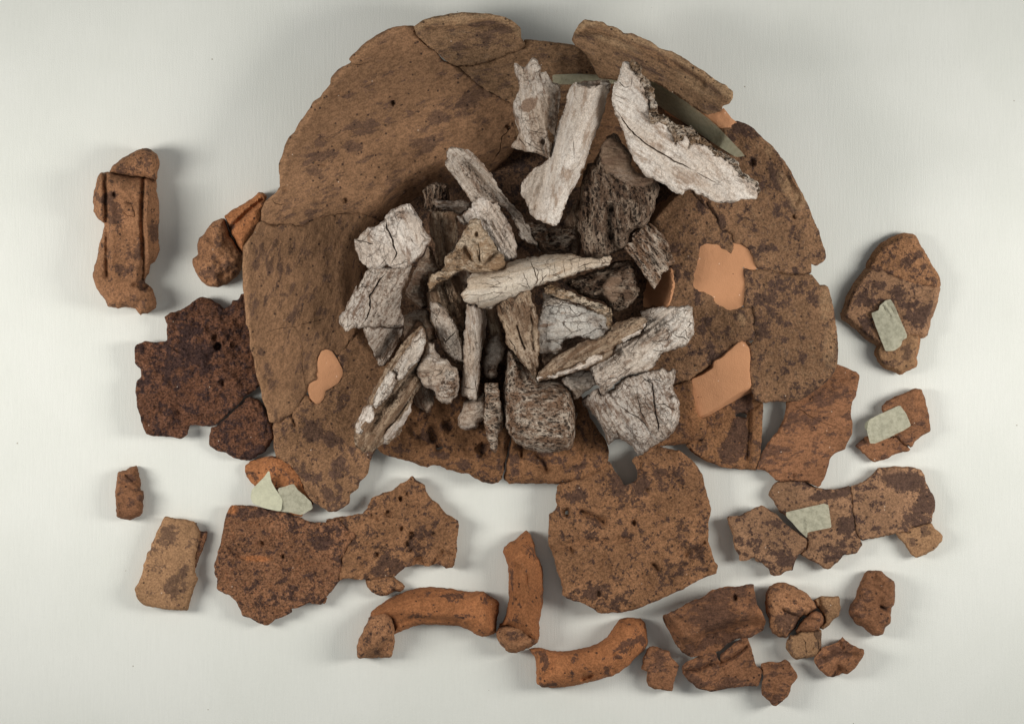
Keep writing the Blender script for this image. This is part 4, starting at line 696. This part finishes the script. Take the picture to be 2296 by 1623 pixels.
bone_thing("round-ended dark brown chip standing in shadow right of the vertical splinter", [dict(outline=pts("E 1730,520 1770,560 1810,700 1800,800 1750,870 1730,920 1740,980 1670,1005 1620,960 1590,880 1610,750 1640,620 1680,560"), z=const(1.1), t=.6, mat=M_bg, infl=(.35, 18), fx=[('GL', pts("E 1610,900 1750,900"), 10, 1)])])
bone_thing("blunt grey bone end low in the heap above the left base fragment", [dict(outline=pts("E 1400,1200 1470,1180 1560,1150 1610,1100 1640,1400 1560,1430 1530,1490 1400,1505 1350,1450 1345,1380 1380,1320"), z=plane(pts("E 1400,1480")[0], pts("E 1560,1150")[0], 1.05, 1.25), t=.4, mat=M_bg, infl=(.3, 22))])
bone_thing("narrow grey splinter between the rounded spongy bone and the grey plate-like bone", [dict(outline=pts("F 640,1000 800,900 930,900 1000,1040 900,1100 770,1203 740,1140 690,1060"), z=const(1.25), t=.3, mat=M_bg, fx=[('c', pts("F 800,1000 860,940 930,915"), 2, .08)])])
bone_thing("dark lumpy bone with a smooth brown right half, below the horizontal crackled bone", [dict(outline=pts("D 640,1500 760,1440 880,1400 1000,1360 1100,1330 1150,1280 1280,1255 1340,1280 1380,1330 1390,1450 1400,1600 F 1390,100 1400,200 1300,300 1240,330 1140,340 1050,250 960,220 880,190 780,140 720,110"), z=plane((1260, 640), (1420, 640), 1.5, 1.75), t=.6, mat=M_sp, sponge=.05, infl=(.3, 20), fx=[('s', pts("D 1110,1400 1300,1300 1390,1350 1400,1600 1060,1607"), .08, 4)]),
    dict(n='bone_surface', outline=pts("D 1110,1420 1200,1360 1310,1340 1370,1420 1385,1560 F 1380,80 1300,180 1200,250 1110,260 1045,200 1050,100 1090,0"), z=plane((1360, 620), (1400, 680), 1.80, 1.70), t=.2, mat=bone("brown_bone_surface", (.30, .22, .16), brown=(.20, .125, .08), thr=.45, crack=.2, greyamt=.2), infl=(.12, 14))])
bone_thing("brown grooved fragment with a pale left edge, hanging below the big spongy bone", [dict(outline=pts("D 1480,880 1520,910 1640,1030 1700,1140 1745,1250 1740,1290 1700,1320 1700,1350 1640,1400 1610,1480 1570,1555 1530,1520 1480,1430 1400,1330 1330,1230 1260,1150 1270,1110 1340,1080 1350,1000 1400,960"), z=plane(pts("D 1300,1200")[0], pts("D 1650,1100")[0], 2.0, 1.75), t=.35, mat=M_spl, ang=r_(50), sponge=.03, ed=.03, fx=[('g', pts("D 1265,1150 1400,1320 1560,1550"), 4, -.08), ('g', pts("D 1350,1100 1600,1330"), 7, .08), ('g', pts("D 1440,1010 1680,1250"), 6, .08), ('g', pts("D 1500,900 1640,1040 1740,1250"), 3, -.07)])])
bone_thing("curved brown shaft with two pale patches, running down the heap's left centre", [dict(outline=pts("E 1050,-30 1100,-60 1250,-40 1390,0 1440,130 1430,250 1410,350 1400,500 1400,620 1400,720 1410,860 1330,850 1240,780 1190,680 1180,590 1130,500 1080,420 1070,300 1060,220 1045,100"), z=tube(pts("E 1200,50")[0], pts("E 1330,800")[0], 1.65, 1.15, 42, .35), t=.3, mat=M_fb, ang=r_(72), fx=[('g', pts("E 1200,60 1300,350 1390,600"), 10, .18), ('g', pts("E 1250,60 1400,330"), 7, .12), ('GL', pts("E 1220,60 1300,300 1370,560"), 16, .8)]),
    dict(n='bone_surface', outline=pts("E 1075,240 1150,250 1240,320 1330,500 1380,620 1400,720 1400,830 1290,800 1210,700 1180,590 1140,500 1090,400"), z=tube(pts("E 1200,50")[0], pts("E 1330,800")[0], 1.78, 1.28, 42, .35), t=.12, mat=M_bc, ang=r_(72), fx=[('c', pts("E 1180,580 1230,630 1270,580 1330,530"), 3, .08), ('GL', pts("E 1130,330 1230,370"), 9, .7)])])
bone_thing("straight vertical splinter of grey-pink bone at the heap's left centre", [dict(outline=pts("E 1430,270 1500,265 1560,280 1620,300 1630,420 1620,560 1590,700 1570,850 1560,950 1550,1100 1530,1210 1450,1190 1370,1150 1390,1060 1395,900 1400,700 1400,500 1410,380"), z=tube(pts("E 1510,280")[0], pts("E 1460,1200")[0], 1.9, 1.35, 25, .42), t=.3, mat=M_bg, ang=r_(85), fx=[('c', pts("E 1380,1060 1450,1090 1520,1100"), 1.6, .06), ('c', pts("E 1510,1000 1540,1190"), 2, .08)])])
bone_thing("small honeycombed bone with a pointed lower tip beside the rounded spongy bone", [dict(outline=pts("E 1590,1040 1680,1030 1750,1050 1770,1180 1760,1210 G 1600,130 1605,310 1550,340 1550,480 1530,525 1490,490 1450,400 1425,270 1425,150 1435,20"), z=tube((1105, 865), (1105, 1010), 1.45, 1.15, 26, .25), t=.4, mat=M_spl, sponge=.05)])
bone_thing("large rounded spongy bone end hanging over the base fragments, bottom of the heap", [dict(outline=pts("F 100,690 200,730 300,850 400,990 430,1020 600,1000 680,1040 740,1150 770,1250 780,1400 G 2228,150 2225,350 2210,440 2170,490 2050,510 1950,518 1850,500 1780,470 1700,410 1640,350 1610,270 1590,120 1590,0 E 1775,1130 1810,1000 1820,850"), z=plane((1180, 800), (1210, 1000), 1.55, 1.75), t=.8, mat=M_spl, fib=.008, jit=1.2, sponge=.08, infl=(.8, 55), und=.08, fx=[('Gm', 1210, 900, 30, 30, 0, .2)])])
bone_thing("pale cracked shaft leaning down left from the white block, over the dish wall", [dict(outline=pts("C 470,1340 720,1340 900,1305 880,1380 830,1500 E 830,20 800,180 770,300 800,420 812,490 400,500 380,515 310,500 240,548 215,520 165,440 165,395 230,340 290,210 350,80 C 350,1560 410,1440"), z=tube(pts("C 690,1380")[0], pts("E 380,480")[0], 2.35, 2.05, 68, .55), t=.3, mat=M_bgs, ang=r_(-62), fx=[('c', pts("C 650,1370 570,1470 500,1590 E 480,180 480,300 455,390 400,470"), 4.2, .16), ('c', pts("C 470,1370 530,1400 600,1390"), 1.5, .05), ('c', pts("C 380,1490 440,1530 520,1500"), 1.5, .05), ('c', pts("E 320,20 400,60 500,100"), 1.2, .04)]),
    dict(outline=pts("E 400,492 560,503 812,495 805,560 780,640 720,720 640,830 600,880 560,860 520,780 470,660 420,560"), z=tube(pts("C 690,1380")[0], pts("E 380,480")[0], 2.28, 2.0, 70, .55), t=.3, mat=M_bgs, gap=1, ang=r_(-62), fx=[('c', pts("E 740,500 760,640"), 1.5, .05)])])
bone_thing("small waisted grey bone with a knobbly brown end, left of the vertical splinter", [dict(outline=pts("E 1040,650 1110,640 1130,720 1170,780 1240,800 1290,860 1340,900 1370,1000 1370,1080 1340,1160 1290,1190 1270,1240 1180,1235 1140,1190 1120,1120 1030,1090 980,1020 935,950 935,880 1000,780"), z=plane(pts("E 1000,900")[0], pts("E 1300,1000")[0], 1.7, 1.6), t=.5, mat=M_bg, infl=(.3, 22), fx=[('c', pts("E 1220,870 1180,940 1120,980"), 1.6, .06), ('g', pts("E 1240,860 1180,1100"), 4, -.08), ('GP', pts("E 1230,900 1340,940 1340,1160 1180,1240 1130,1150"), 1.0, 6), ('g', pts("E 1080,850 1160,900"), 8, .07)])])
bone_thing("long diagonal bone with peeling brown and white layers, lower left of the heap", [dict(outline=pts("E 1000,450 1035,520 1040,620 1000,740 950,850 930,960 1000,1010 990,1080 930,1140 880,1260 850,1350 800,1440 740,1560 G 680,310 650,370 600,400 570,435 530,430 460,480 440,500 360,505 300,450 280,340 290,250 340,170 400,70 440,0 E 450,1240 500,1120 560,1010 620,890 700,780 800,660 880,570 950,500"), z=tube(pts("E 1000,520")[0], pts("G 380,450")[0], 1.85, 1.45, 62, .5), t=.4, mat=M_fb, ang=r_(-57), fx=[('g', pts("E 930,900 800,1050 600,1300 500,1500"), 9, .16), ('GL', pts("E 900,960 760,1100 620,1300 560,1400"), 16, .6), ('g', pts("E 930,1100 800,1300 650,1500"), 4, .1)]),
    dict(n='bone_surface', outline=pts("E 1000,480 1035,560 1030,640 1000,740 940,840 860,910 830,960 770,1010 750,940 700,900 720,850 800,760 900,620"), z=tube(pts("E 1000,520")[0], pts("G 380,450")[0], 2.02, 1.6, 62, .5), t=.12, mat=M_bc, ang=r_(-57)),
    dict(n='bone_surface', outline=pts("E 660,910 740,930 750,1010 690,1120 600,1240 540,1290 500,1230 540,1130 600,1000"), z=tube(pts("E 1000,520")[0], pts("G 380,450")[0], 2.0, 1.6, 62, .5), t=.12, mat=M_bc, ang=r_(-57)),
    dict(n='bone_surface', outline=pts("E 430,1250 500,1240 530,1330 500,1420 430,1430 G 400,250 350,350 300,340 300,260 340,180 380,90"), z=tube(pts("E 1000,520")[0], pts("G 380,450")[0], 2.0, 1.58, 62, .5), t=.12, mat=M_bw, ang=r_(-57)),
    dict(n='bone_surface', outline=pts("E 880,1240 890,1300 830,1400 760,1500 G 690,300 640,370 600,395 570,430 520,425 560,330 620,260 720,160 770,60"), z=tube(pts("E 1000,520")[0], pts("G 380,450")[0], 1.92, 1.5, 62, .5), t=.12, mat=M_bw, ang=r_(-57))])
bone_thing("cracked white block-like bone at the heap's left edge, above the leaning shaft", [dict(outline=pts("C 330,1060 370,1060 390,1020 440,980 460,940 510,945 560,920 620,860 640,830 700,770 760,730 870,715 900,750 940,800 990,880 1010,960 1060,1030 1070,1070 1030,1150 960,1230 900,1300 830,1350 720,1355 650,1320 560,1365 470,1350 400,1290 350,1200 330,1130"), z=tube((830, 590), (940, 500), 2.75, 2.55, 110, .5), t=.45, mat=M_bw, fib=.02, ang=r_(70), ed=.07,
     fx=[('c', pts("C 632,868 650,960 700,1060 720,1150 745,1200 720,1250 690,1300"), 4.0, .18), ('c', pts("C 340,1075 440,1085 470,1100 515,1110"), 3.2, .12), ('c', pts("C 870,1040 930,1120"), 1.5, .05), ('c', pts("C 650,1240 560,1340"), 1.6, .05), ('c', pts("C 780,1300 850,1260"), 1.6, .05), ('s', pts("C 645,830 760,730 880,715 1000,880 1010,960 930,830 860,780 760,800 660,860"), -.07, 3), ('Gm', 905, 475, 50, 12, -.7, .8), ('GL', pts("C 890,740 1000,890 1015,970"), 7, .9)])])
bone_thing("brown fibrous upright bone between the white blade and the white block", [dict(outline=pts("C 1065,800 1100,785 1200,780 1300,790 1330,830 1345,950 1350,1050 1320,1130 1260,1190 1210,1230 1200,1320 1150,1350 1110,1250 1100,1130 1070,1000 1060,900"), z=tube((990, 475), (985, 600), 1.95, 1.5, 40, .25), t=.35, mat=M_fb, ang=r_(80), fx=[('g', pts("C 1180,880 1230,1180"), 4, .1), ('GL', pts("C 1040,820 1050,1000"), 7, .7)])])
bone_thing("tall white blade of bone rising behind the tan flaking chunk", [dict(outline=pts("C 1540,645 1600,650 1690,700 1740,700 1780,800 1830,870 1880,960 1920,1100 1930,1230 1830,1270 1800,1290 1740,1180 1680,1080 1600,980 1520,920 1450,910 1415,930 1360,900 1340,830 1390,835 1440,790 1490,700"), z=tube((1075, 450), (1145, 570), 2.25, 1.85, 50, .3), t=.3, mat=M_bw, ang=r_(60), fx=[('c', pts("C 1390,840 1420,910"), 2.4, .08), ('g', pts("C 1560,860 1690,960 1800,990"), 4, .07), ('Gm', 1112, 545, 26, 24, .8, .25)])])
bone_thing("tan flaking chunk of bone with upright plates at the heap's centre left", [dict(outline=pts("C 1480,870 1520,850 1570,870 1590,950 1640,1000 1690,1080 1720,1140 1780,1200 1810,1280 1790,1340 1700,1380 1600,1400 1520,1420 1440,1390 1400,1380 1340,1400 1250,1470 1180,1500 1100,1560 1060,1590 1045,1500 1060,1440 1130,1380 1210,1330 1200,1240 1300,1170 1350,1090 1400,990 1440,930"), z=plane((970, 640), (1080, 540), 1.9, 2.55), t=.5, mat=bone("tan_bone", (.60, .48, .35), brown=(.27, .165, .09), thr=.48, crack=.5, cscale=5, greyamt=.1, speck=.4, bump=.07), ed=.1,
     fx=[('s', pts("C 1550,1060 1640,1030 1690,1100 1670,1200 1590,1290 1550,1200"), .16, 3), ('s', pts("C 1470,1080 1540,1100 1550,1300 1480,1250"), .10, 3), ('s', pts("C 1390,1230 1440,1230 1560,1370 1480,1380 1400,1310"), .10, 3), ('c', pts("C 1540,1080 1560,1200 1555,1310"), 3, .15), ('p', 1069, 526, 6, .14), ('g', pts("C 1420,1150 1470,1220"), 5, .12), ('g', pts("C 1620,1300 1740,1180"), 7, .12), ('GL', pts("C 1460,980 1400,1150 1300,1280"), 10, .5), ('GP', pts("C 1040,1600 1180,1380 1350,1300 1400,1360 1250,1480"), .9, 6)])])
bone_thing("crackled grey-white bone with a broken square end and a long lip, right of the heap", [dict(outline=pts("F 1400,340 1560,300 1740,290 1880,275 1925,300 1920,360 1950,430 1955,560 1900,620 1860,670 1700,720 1620,760 1600,830 1540,890 1480,940 1380,950 1250,980 1150,1060 1060,1150 1020,1140 1005,1080 980,1040 930,920 920,860 1000,830 1150,760 1170,660 1300,620 1430,540 1460,450"), z=tube(pts("F 1880,420")[0], pts("F 1050,1000")[0], 2.15, 1.95, 80, .5), t=.35, mat=M_bc, ang=r_(-33),
     fx=[('s', pts("F 1925,380 1960,420 1965,600 1880,610 1870,500 1900,430"), -.10, 3), ('c', pts("F 1740,545 1780,580 1850,590 1880,620"), 2.2, .09), ('p', 1385, 790, 7, .08), ('g', pts("F 1180,710 1240,700 1270,760"), 3, -.05), ('GL', pts("F 1010,1080 1150,1010 1300,950"), 6, .6), ('GL', pts("F 1440,330 1480,400"), 12, .7), ('GL', pts("F 1020,880 1050,1080"), 9, .5)])])
bone_thing("grey mottled plate-like bone with dark branching cracks, lower right of the heap", [dict(outline=pts("H 230,290 380,200 400,250 460,240 560,150 640,100 740,80 830,60 900,40 960,25 1000,60 1060,20 1055,120 1040,180 1060,260 1095,320 1100,420 1070,540 1040,600 940,670 860,710 790,770 730,785 690,720 640,680 570,650 530,650 470,700 440,620 410,550 350,460 300,390 240,350"), z=tube(pts("H 800,100")[0], pts("H 650,720")[0], 1.95, 1.35, 125, .45), t=.45, mat=M_bgs, ang=r_(60), infl=(.2, 20), s=3,
     fx=[('c', pts("H 755,85 800,140 850,150 860,220 870,300 880,420 905,500 905,580 840,600"), 3.4, .14), ('c', pts("H 560,350 640,410 720,450 790,510 830,590"), 2.8, .1), ('c', pts("H 720,240 740,350 760,420 800,500"), 2.4, .08), ('c', pts("H 885,350 960,340 1020,380 1060,400"), 2.6, .1), ('s', pts("H 890,350 960,350 1030,400 1030,480 960,520 910,480"), .08, 3), ('s', pts("H 955,180 1050,130 1040,180 1060,260 1010,290 960,250"), -.16, 3), ('BP', pts("H 955,170 1060,130 1070,270 1000,290"), 1, 3), ('c', pts("H 800,130 900,130 960,150"), 1.8, .07), ('GL', pts("H 480,690 640,640 780,690 940,600"), 14, .4)])])
bone_thing("white slab of bone with a crumbly toothed brown upper edge, centre of the heap", [dict(outline=pts("F 450,120 560,180 700,240 830,280 930,320 1040,360 1120,400 1120,520 1070,540 1040,610 950,610 850,600 780,590 720,600 650,620 640,700 600,745 430,740 390,690 395,600 410,450 440,330 460,250 445,180"), z=plane((1220, 760), (1340, 680), 1.75, 2.05), t=.3, mat=bone("white_slab_bone", (.60, .56, .50), brown=(.30, .20, .14), thr=.58, crack=.9, cscale=2.2, greyamt=.6, speck=.2), ed=.03,
     fx=[('c', pts("F 650,450 740,540"), 1.8, .06), ('c', pts("F 900,480 760,540 650,610 480,620"), 1.6, .05), ('c', pts("F 560,250 720,290 830,430"), 1.5, .05), ('Gm', 1335, 720, 26, 16, .6, .5), ('g', pts("F 650,620 850,590"), 3, .05)]),
    dict(n='spongy_edge', outline=pts("F 445,90 520,75 600,100 700,140 800,170 870,190 900,230 1000,250 1060,280 1130,310 1140,400 1125,520 1085,500 1075,390 1000,350 900,290 780,250 660,220 560,180 480,180"), z=plane((1220, 760), (1340, 680), 1.95, 2.25), t=.4, mat=bone("toothed_bone_edge", (.66, .55, .42), brown=(.28, .17, .09), dark=(.06, .035, .02), thr=.47, crack=.4, all_sponge=.8, sp_scale=9, bump=.08), sponge=.10, jit=1.8, s=2.4)])
bone_thing("brown wedge-shaped bone tapering to a point, hanging below the horizontal crackled bone", [dict(outline=pts("E 1690,250 1800,200 1900,170 1960,110 2030,70 2060,130 2065,250 2110,310 2145,370 2140,500 2150,700 2140,850 2130,950 2120,1020 2050,920 1980,850 1900,750 1820,650 1820,540 1780,430 1740,330"), z=tube(pts("E 1950,200")[0], pts("E 2100,980")[0], 2.35, 1.95, 55, .35), t=.35, mat=M_fb, ang=r_(72), fx=[('g', pts("E 1930,480 1970,620 2000,700"), 3, .14), ('g', pts("E 1850,520 1900,700 2040,880"), 6, -.08), ('c', pts("E 1840,600 1900,680 1920,740"), 2.4, .1), ('g', pts("E 2060,300 2080,700"), 5, .08), ('GL', pts("E 1760,300 1900,230"), 18, 1.), ('BP', pts("E 0,0 1,0 1,1"), 0, 1)])])
bone_thing("long narrow pointed bone with layered edges and a white tip, lower right centre", [dict(outline=pts("F 410,990 420,930 500,860 570,780 640,740 740,700 850,640 950,620 1070,560 1130,480 1200,430 1330,400 1450,390 1480,430 1450,500 1350,580 1240,640 1150,690 1150,760 1050,830 900,880 750,930 600,980 480,1010 420,1020"), z=tube(pts("F 430,990")[0], pts("F 1450,430")[0], 2.2, 2.5, 34, .35), t=.35, mat=M_fb, ang=r_(-30), fx=[('g', pts("F 560,950 750,880 950,790 1050,750"), 3, .1), ('g', pts("F 500,970 700,840 960,720 1100,640"), 3, .06), ('GL', pts("F 1150,560 1300,450 1440,420"), 12, .5)]),
    dict(n='bone_surface', outline=pts("F 410,990 420,960 520,960 600,930 720,890 860,810 960,740 1050,770 1050,800 900,870 750,925 600,972 480,1008 420,1018"), z=plane(pts("F 430,990")[0], pts("F 1450,430")[0], 2.16, 2.5), t=.1, mat=M_bs, ang=r_(-30), s=2.6),
    dict(n='bone_surface', outline=pts("F 1180,590 1300,560 1400,500 1460,440 1470,470 1400,560 1280,625 1175,665"), z=plane(pts("F 430,990")[0], pts("F 1450,430")[0], 2.2, 2.5), t=.1, mat=M_bs, ang=r_(-30), s=2.6)])
bone_thing("big dark honeycombed bone with a brown scooped top, right of the long white tube", [dict(outline=pts("D 1150,10 1190,40 1230,110 1290,170 1340,260 1330,330 1380,400 1460,450 1560,470 1580,500 1600,560 1560,680 1550,790 1500,880 1460,950 1360,960 1330,1000 1300,1090 1250,1160 1150,1190 1100,1220 960,1255 880,1240 850,1120 840,1020 810,960 770,790 820,740 820,600 840,450 880,320 950,290 1000,220 1040,140 1090,70"), z=lambda x, y: 2.45 - .0016 * np.maximum(0, y - 480) - .10 * smooth((1335 - x) / 40.), t=.9, mat=M_sp, ang=r_(82), sponge=.10, infl=(.55, 30), und=.10, s=2.6,
     fx=[('g', pts("D 1130,760 1120,1000 1140,1150"), 14, .30), ('g', pts("D 900,400 930,700 900,900"), 8, .16), ('p', 1410, 525, 10, .25), ('g', pts("D 780,800 830,1000"), 3, -.1), ('GP', pts("D 1250,560 1560,540 1540,780 1400,800"), .5, 8)]),
    dict(n='bone_surface', outline=pts("D 1080,80 1150,60 1230,150 1300,230 1330,330 1380,400 1460,450 1565,475 1570,520 1500,555 1400,565 1300,545 1240,490 1180,450 1070,430 1050,330 1010,220 1040,130"), z=lambda x, y: 2.66 - .14 * np.exp(-(((x - 1420) / 40) ** 2 + ((y - 405) / 22) ** 2)), t=.15, mat=bone("brown_bone_cap", (.26, .185, .13), brown=(.17, .105, .068), thr=.5, crack=.3, greyamt=.15, speck=.35), infl=(.15, 12), ed=.02, fx=[('c', pts("D 1100,160 1200,190"), 1.5, .04), ('g', pts("D 1070,430 1180,450 1240,490 1300,545 1400,565 1500,550 1570,520"), 2.5, -.06)])])
bone_thing("ragged grey-white flake of bone leaning on the dish wall, topmost left of the long tube", [dict(outline=pts("B 365,500 385,500 415,530 455,535 475,500 510,460 545,470 580,540 575,570 620,560 650,620 670,650 715,660 735,720 735,790 715,900 700,1040 690,1080 655,1030 635,1000 640,1090 665,1130 650,1250 560,1210 440,1190 345,1165 345,1140 385,1110 400,1075 400,1010 370,930 360,840 390,750 410,700 390,620 370,550"), z=tube((1200, 140), (1205, 350), 2.75, 2.2, 60, .3), t=.35, mat=M_bg, ang=r_(78), jit=1.3,
     fx=[('s', pts("B 540,580 620,560 735,720 715,900 690,1080 620,980 640,860 660,760 580,640"), -.10, 4), ('c', pts("B 535,575 600,550 650,570"), 2, .07), ('c', pts("B 405,1085 460,1150"), 2.4, .09), ('c', pts("B 470,1020 640,1060"), 1.5, .05), ('c', pts("B 440,1100 560,1180 640,1200"), 1.6, .06), ('p', 1217, 318, 7, .12), ('GP', pts("B 640,760 735,700 720,900 690,1060 630,960"), .8, 6), ('R', 1185, 235, 30, 14, -.4, .9), ('Bm', 0, 0, 1, 1, 0, 0)])])
bone_thing("long smooth white tube of bone with an open dark upper end, centre top", [
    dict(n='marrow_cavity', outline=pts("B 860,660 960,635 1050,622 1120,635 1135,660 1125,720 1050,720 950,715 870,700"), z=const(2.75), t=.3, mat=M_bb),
    dict(outline=pts("W 1288,187 1295,193 1304,195 1312,194 1321,195 1333,193 1346,192 1358,190 1370,190 1370,194 1363,211 1356,237 1352,257 1346,279 1332,308 1321,336 1312,359 1298,399 1286,422 1272,454 1258,488 1249,504 1240,507 1222,500 1204,493 1188,481 1179,454 1168,440 1168,408 1183,390 1201,377 1215,363 1227,358 1231,354 1236,330 1245,300 1258,262 1270,230 1273,203"), z=lambda x, y: tube((1330, 190), (1238, 500), 3.15, 2.45, 46, .62)(x, y) - 0, t=.35, mat=M_bs, fib=.012, ang=r_(107), ed=.02, und=.025, fx=[('R', 1355 - 8, 245, 10, 30, .2, .9), ('R', 1338, 310, 12, 40, .3, .8), ('c', pts("B 835,1100 845,1240"), 1.6, .05), ('g', pts("D 500,300 480,450 450,600"), 8, .05)]),
    dict(n='bone_rim', outline=pts("B 845,655 870,675 960,680 1050,672 1060,640 1130,650 1125,690 1050,700 960,705 870,700 840,680"), z=const(2.9), t=.1, mat=M_bc, s=2.6)])
bone_thing("big curved white skull piece with a crumbling brown saw-toothed edge, upper right", [dict(outline=pts("B 1215,490 1245,485 1275,500 1300,520 1340,560 1370,640 1400,720 1430,800 1450,900 1470,950 1520,930 1580,990 1640,1080 1720,1060 1760,1110 1830,1130 1900,1160 1960,1210 2050,1250 2110,1300 2150,1370 2210,1420 P 975,690 1010,745 1003,820 990,846 880,855 740,875 620,860 540,840 470,800 410,765 370,775 355,810 240,765 140,700 B 1400,1390 1330,1290 1270,1180 1230,1060 1190,950 1150,880 1140,790 1150,700 1165,650 1195,640 1205,570"),
    z=lambda x, y: 3.35 - .42 * smooth((x - 1380) / 320.) - .00001 * ((y - (150 + (x - 1400) * .80)) ** 2) * .9, t=.3, mat=M_bs, fib=.014, ang=r_(40), ed=.05, und=.03,
     fx=[('c', pts("B 1170,860 1230,950 1290,1030 1400,1130 1500,1190 1620,1260 1800,1350"), 4.2, .14), ('c', pts("B 1800,1350 1870,1395 1960,1440"), 1.8, .07), ('c', pts("B 1150,740 1210,770 1260,785"), 1.6, .05), ('c', pts("B 1170,790 1230,820"), 1.6, .05), ('c', pts("B 1190,640 1240,690 1280,680"), 2.2, .07), ('c', pts("B 1300,600 1290,680"), 1.6, .05), ('GL', pts("B 1340,560 1430,800 1470,950"), 10, .7), ('GL', pts("B 2150,1400 2260,1500"), 14, .6), ('g', pts("B 1740,1160 1760,1130"), 4, .08), ('g', pts("B 1640,1130 1650,1040"), 4, .1)]),
    dict(n='spongy_edge', outline=pts("B 1275,500 1280,475 1340,485 1375,520 1380,570 1420,610 1450,660 1475,690 1480,760 1500,850 1515,910 1560,905 1600,950 1680,990 1740,995 1760,985 1810,1050 1870,1090 1920,1140 1950,1180 2040,1210 2100,1240 2150,1290 2165,1350 2230,1400 P 985,680 1030,740 1010,800 975,740 B 2200,1430 2140,1390 2100,1310 2040,1270 1950,1230 1890,1180 1820,1150 1750,1150 1740,1090 1690,1100 1640,1130 1590,1020 1520,960 1470,990 1430,900 1440,800 1400,780 1350,640 1300,540"),
    z=lambda x, y: 3.36 - .42 * smooth((x - 1380) / 320.), t=.55, mat=bone("crumbly_bone_edge", (.66, .58, .48), brown=(.24, .15, .085), dark=(.05, .03, .018), thr=.45, crack=.4, all_sponge=.85, sp_scale=8, bump=.09), sponge=.16, jit=2.4, s=2.4, und=.12)])
bone_thing("horizontal crackled bone tapering right, lying across the middle of the heap", [dict(outline=pts("W 1034,663 1039,656 1051,647 1048,631 1055,618 1076,614 1103,609 1130,605 1137,588 1165,579 1199,575 1243,570 1286,567 1306,577 1341,580 1368,571 1373,580 1368,593 1341,601 1313,607 1290,614 1259,627 1222,637 1212,642 1187,649 1153,663 1112,679 1103,690 1073,689 1071,682 1046,681"), z=tube((1040, 655), (1370, 582), 2.75, 2.55, 46, .62), t=.35, mat=bone("crackled_tube_bone", (.66, .57, .46), brown=(.33, .22, .14), thr=.58, crack=1.0, cscale=2.6, greyamt=.25, speck=.22, bump=.03), ang=r_(-13), fib=.014, ed=.03, und=.03,
     fx=[('c', pts("D 330,1260 380,1380 400,1450"), 2.2, .08), ('c', pts("D 260,1380 310,1500 340,1560"), 1.8, .06), ('c', pts("D 870,1290 880,1370"), 2.2, .08), ('c', pts("D 570,1300 580,1400 640,1440"), 1.3, .05), ('c', pts("D 660,1300 680,1400"), 1.3, .05), ('c', pts("D 440,1400 470,1500"), 1.3, .05), ('c', pts("E 1420,170 1560,180 1700,150 1850,150"), 1.4, .05), ('c', pts("E 1500,60 1620,60 1700,90 1760,60 1700,10"), 1.3, .05), ('c', pts("E 1540,200 1550,290"), 1.3, .05), ('GL', pts("C 1850,1290 2050,1260 2290,1250"), 9, .35)])])

for lab, o_, p_, q_, z0, z1, w_, m_ in (  # filler bones added low in the heap so its gaps turn dark
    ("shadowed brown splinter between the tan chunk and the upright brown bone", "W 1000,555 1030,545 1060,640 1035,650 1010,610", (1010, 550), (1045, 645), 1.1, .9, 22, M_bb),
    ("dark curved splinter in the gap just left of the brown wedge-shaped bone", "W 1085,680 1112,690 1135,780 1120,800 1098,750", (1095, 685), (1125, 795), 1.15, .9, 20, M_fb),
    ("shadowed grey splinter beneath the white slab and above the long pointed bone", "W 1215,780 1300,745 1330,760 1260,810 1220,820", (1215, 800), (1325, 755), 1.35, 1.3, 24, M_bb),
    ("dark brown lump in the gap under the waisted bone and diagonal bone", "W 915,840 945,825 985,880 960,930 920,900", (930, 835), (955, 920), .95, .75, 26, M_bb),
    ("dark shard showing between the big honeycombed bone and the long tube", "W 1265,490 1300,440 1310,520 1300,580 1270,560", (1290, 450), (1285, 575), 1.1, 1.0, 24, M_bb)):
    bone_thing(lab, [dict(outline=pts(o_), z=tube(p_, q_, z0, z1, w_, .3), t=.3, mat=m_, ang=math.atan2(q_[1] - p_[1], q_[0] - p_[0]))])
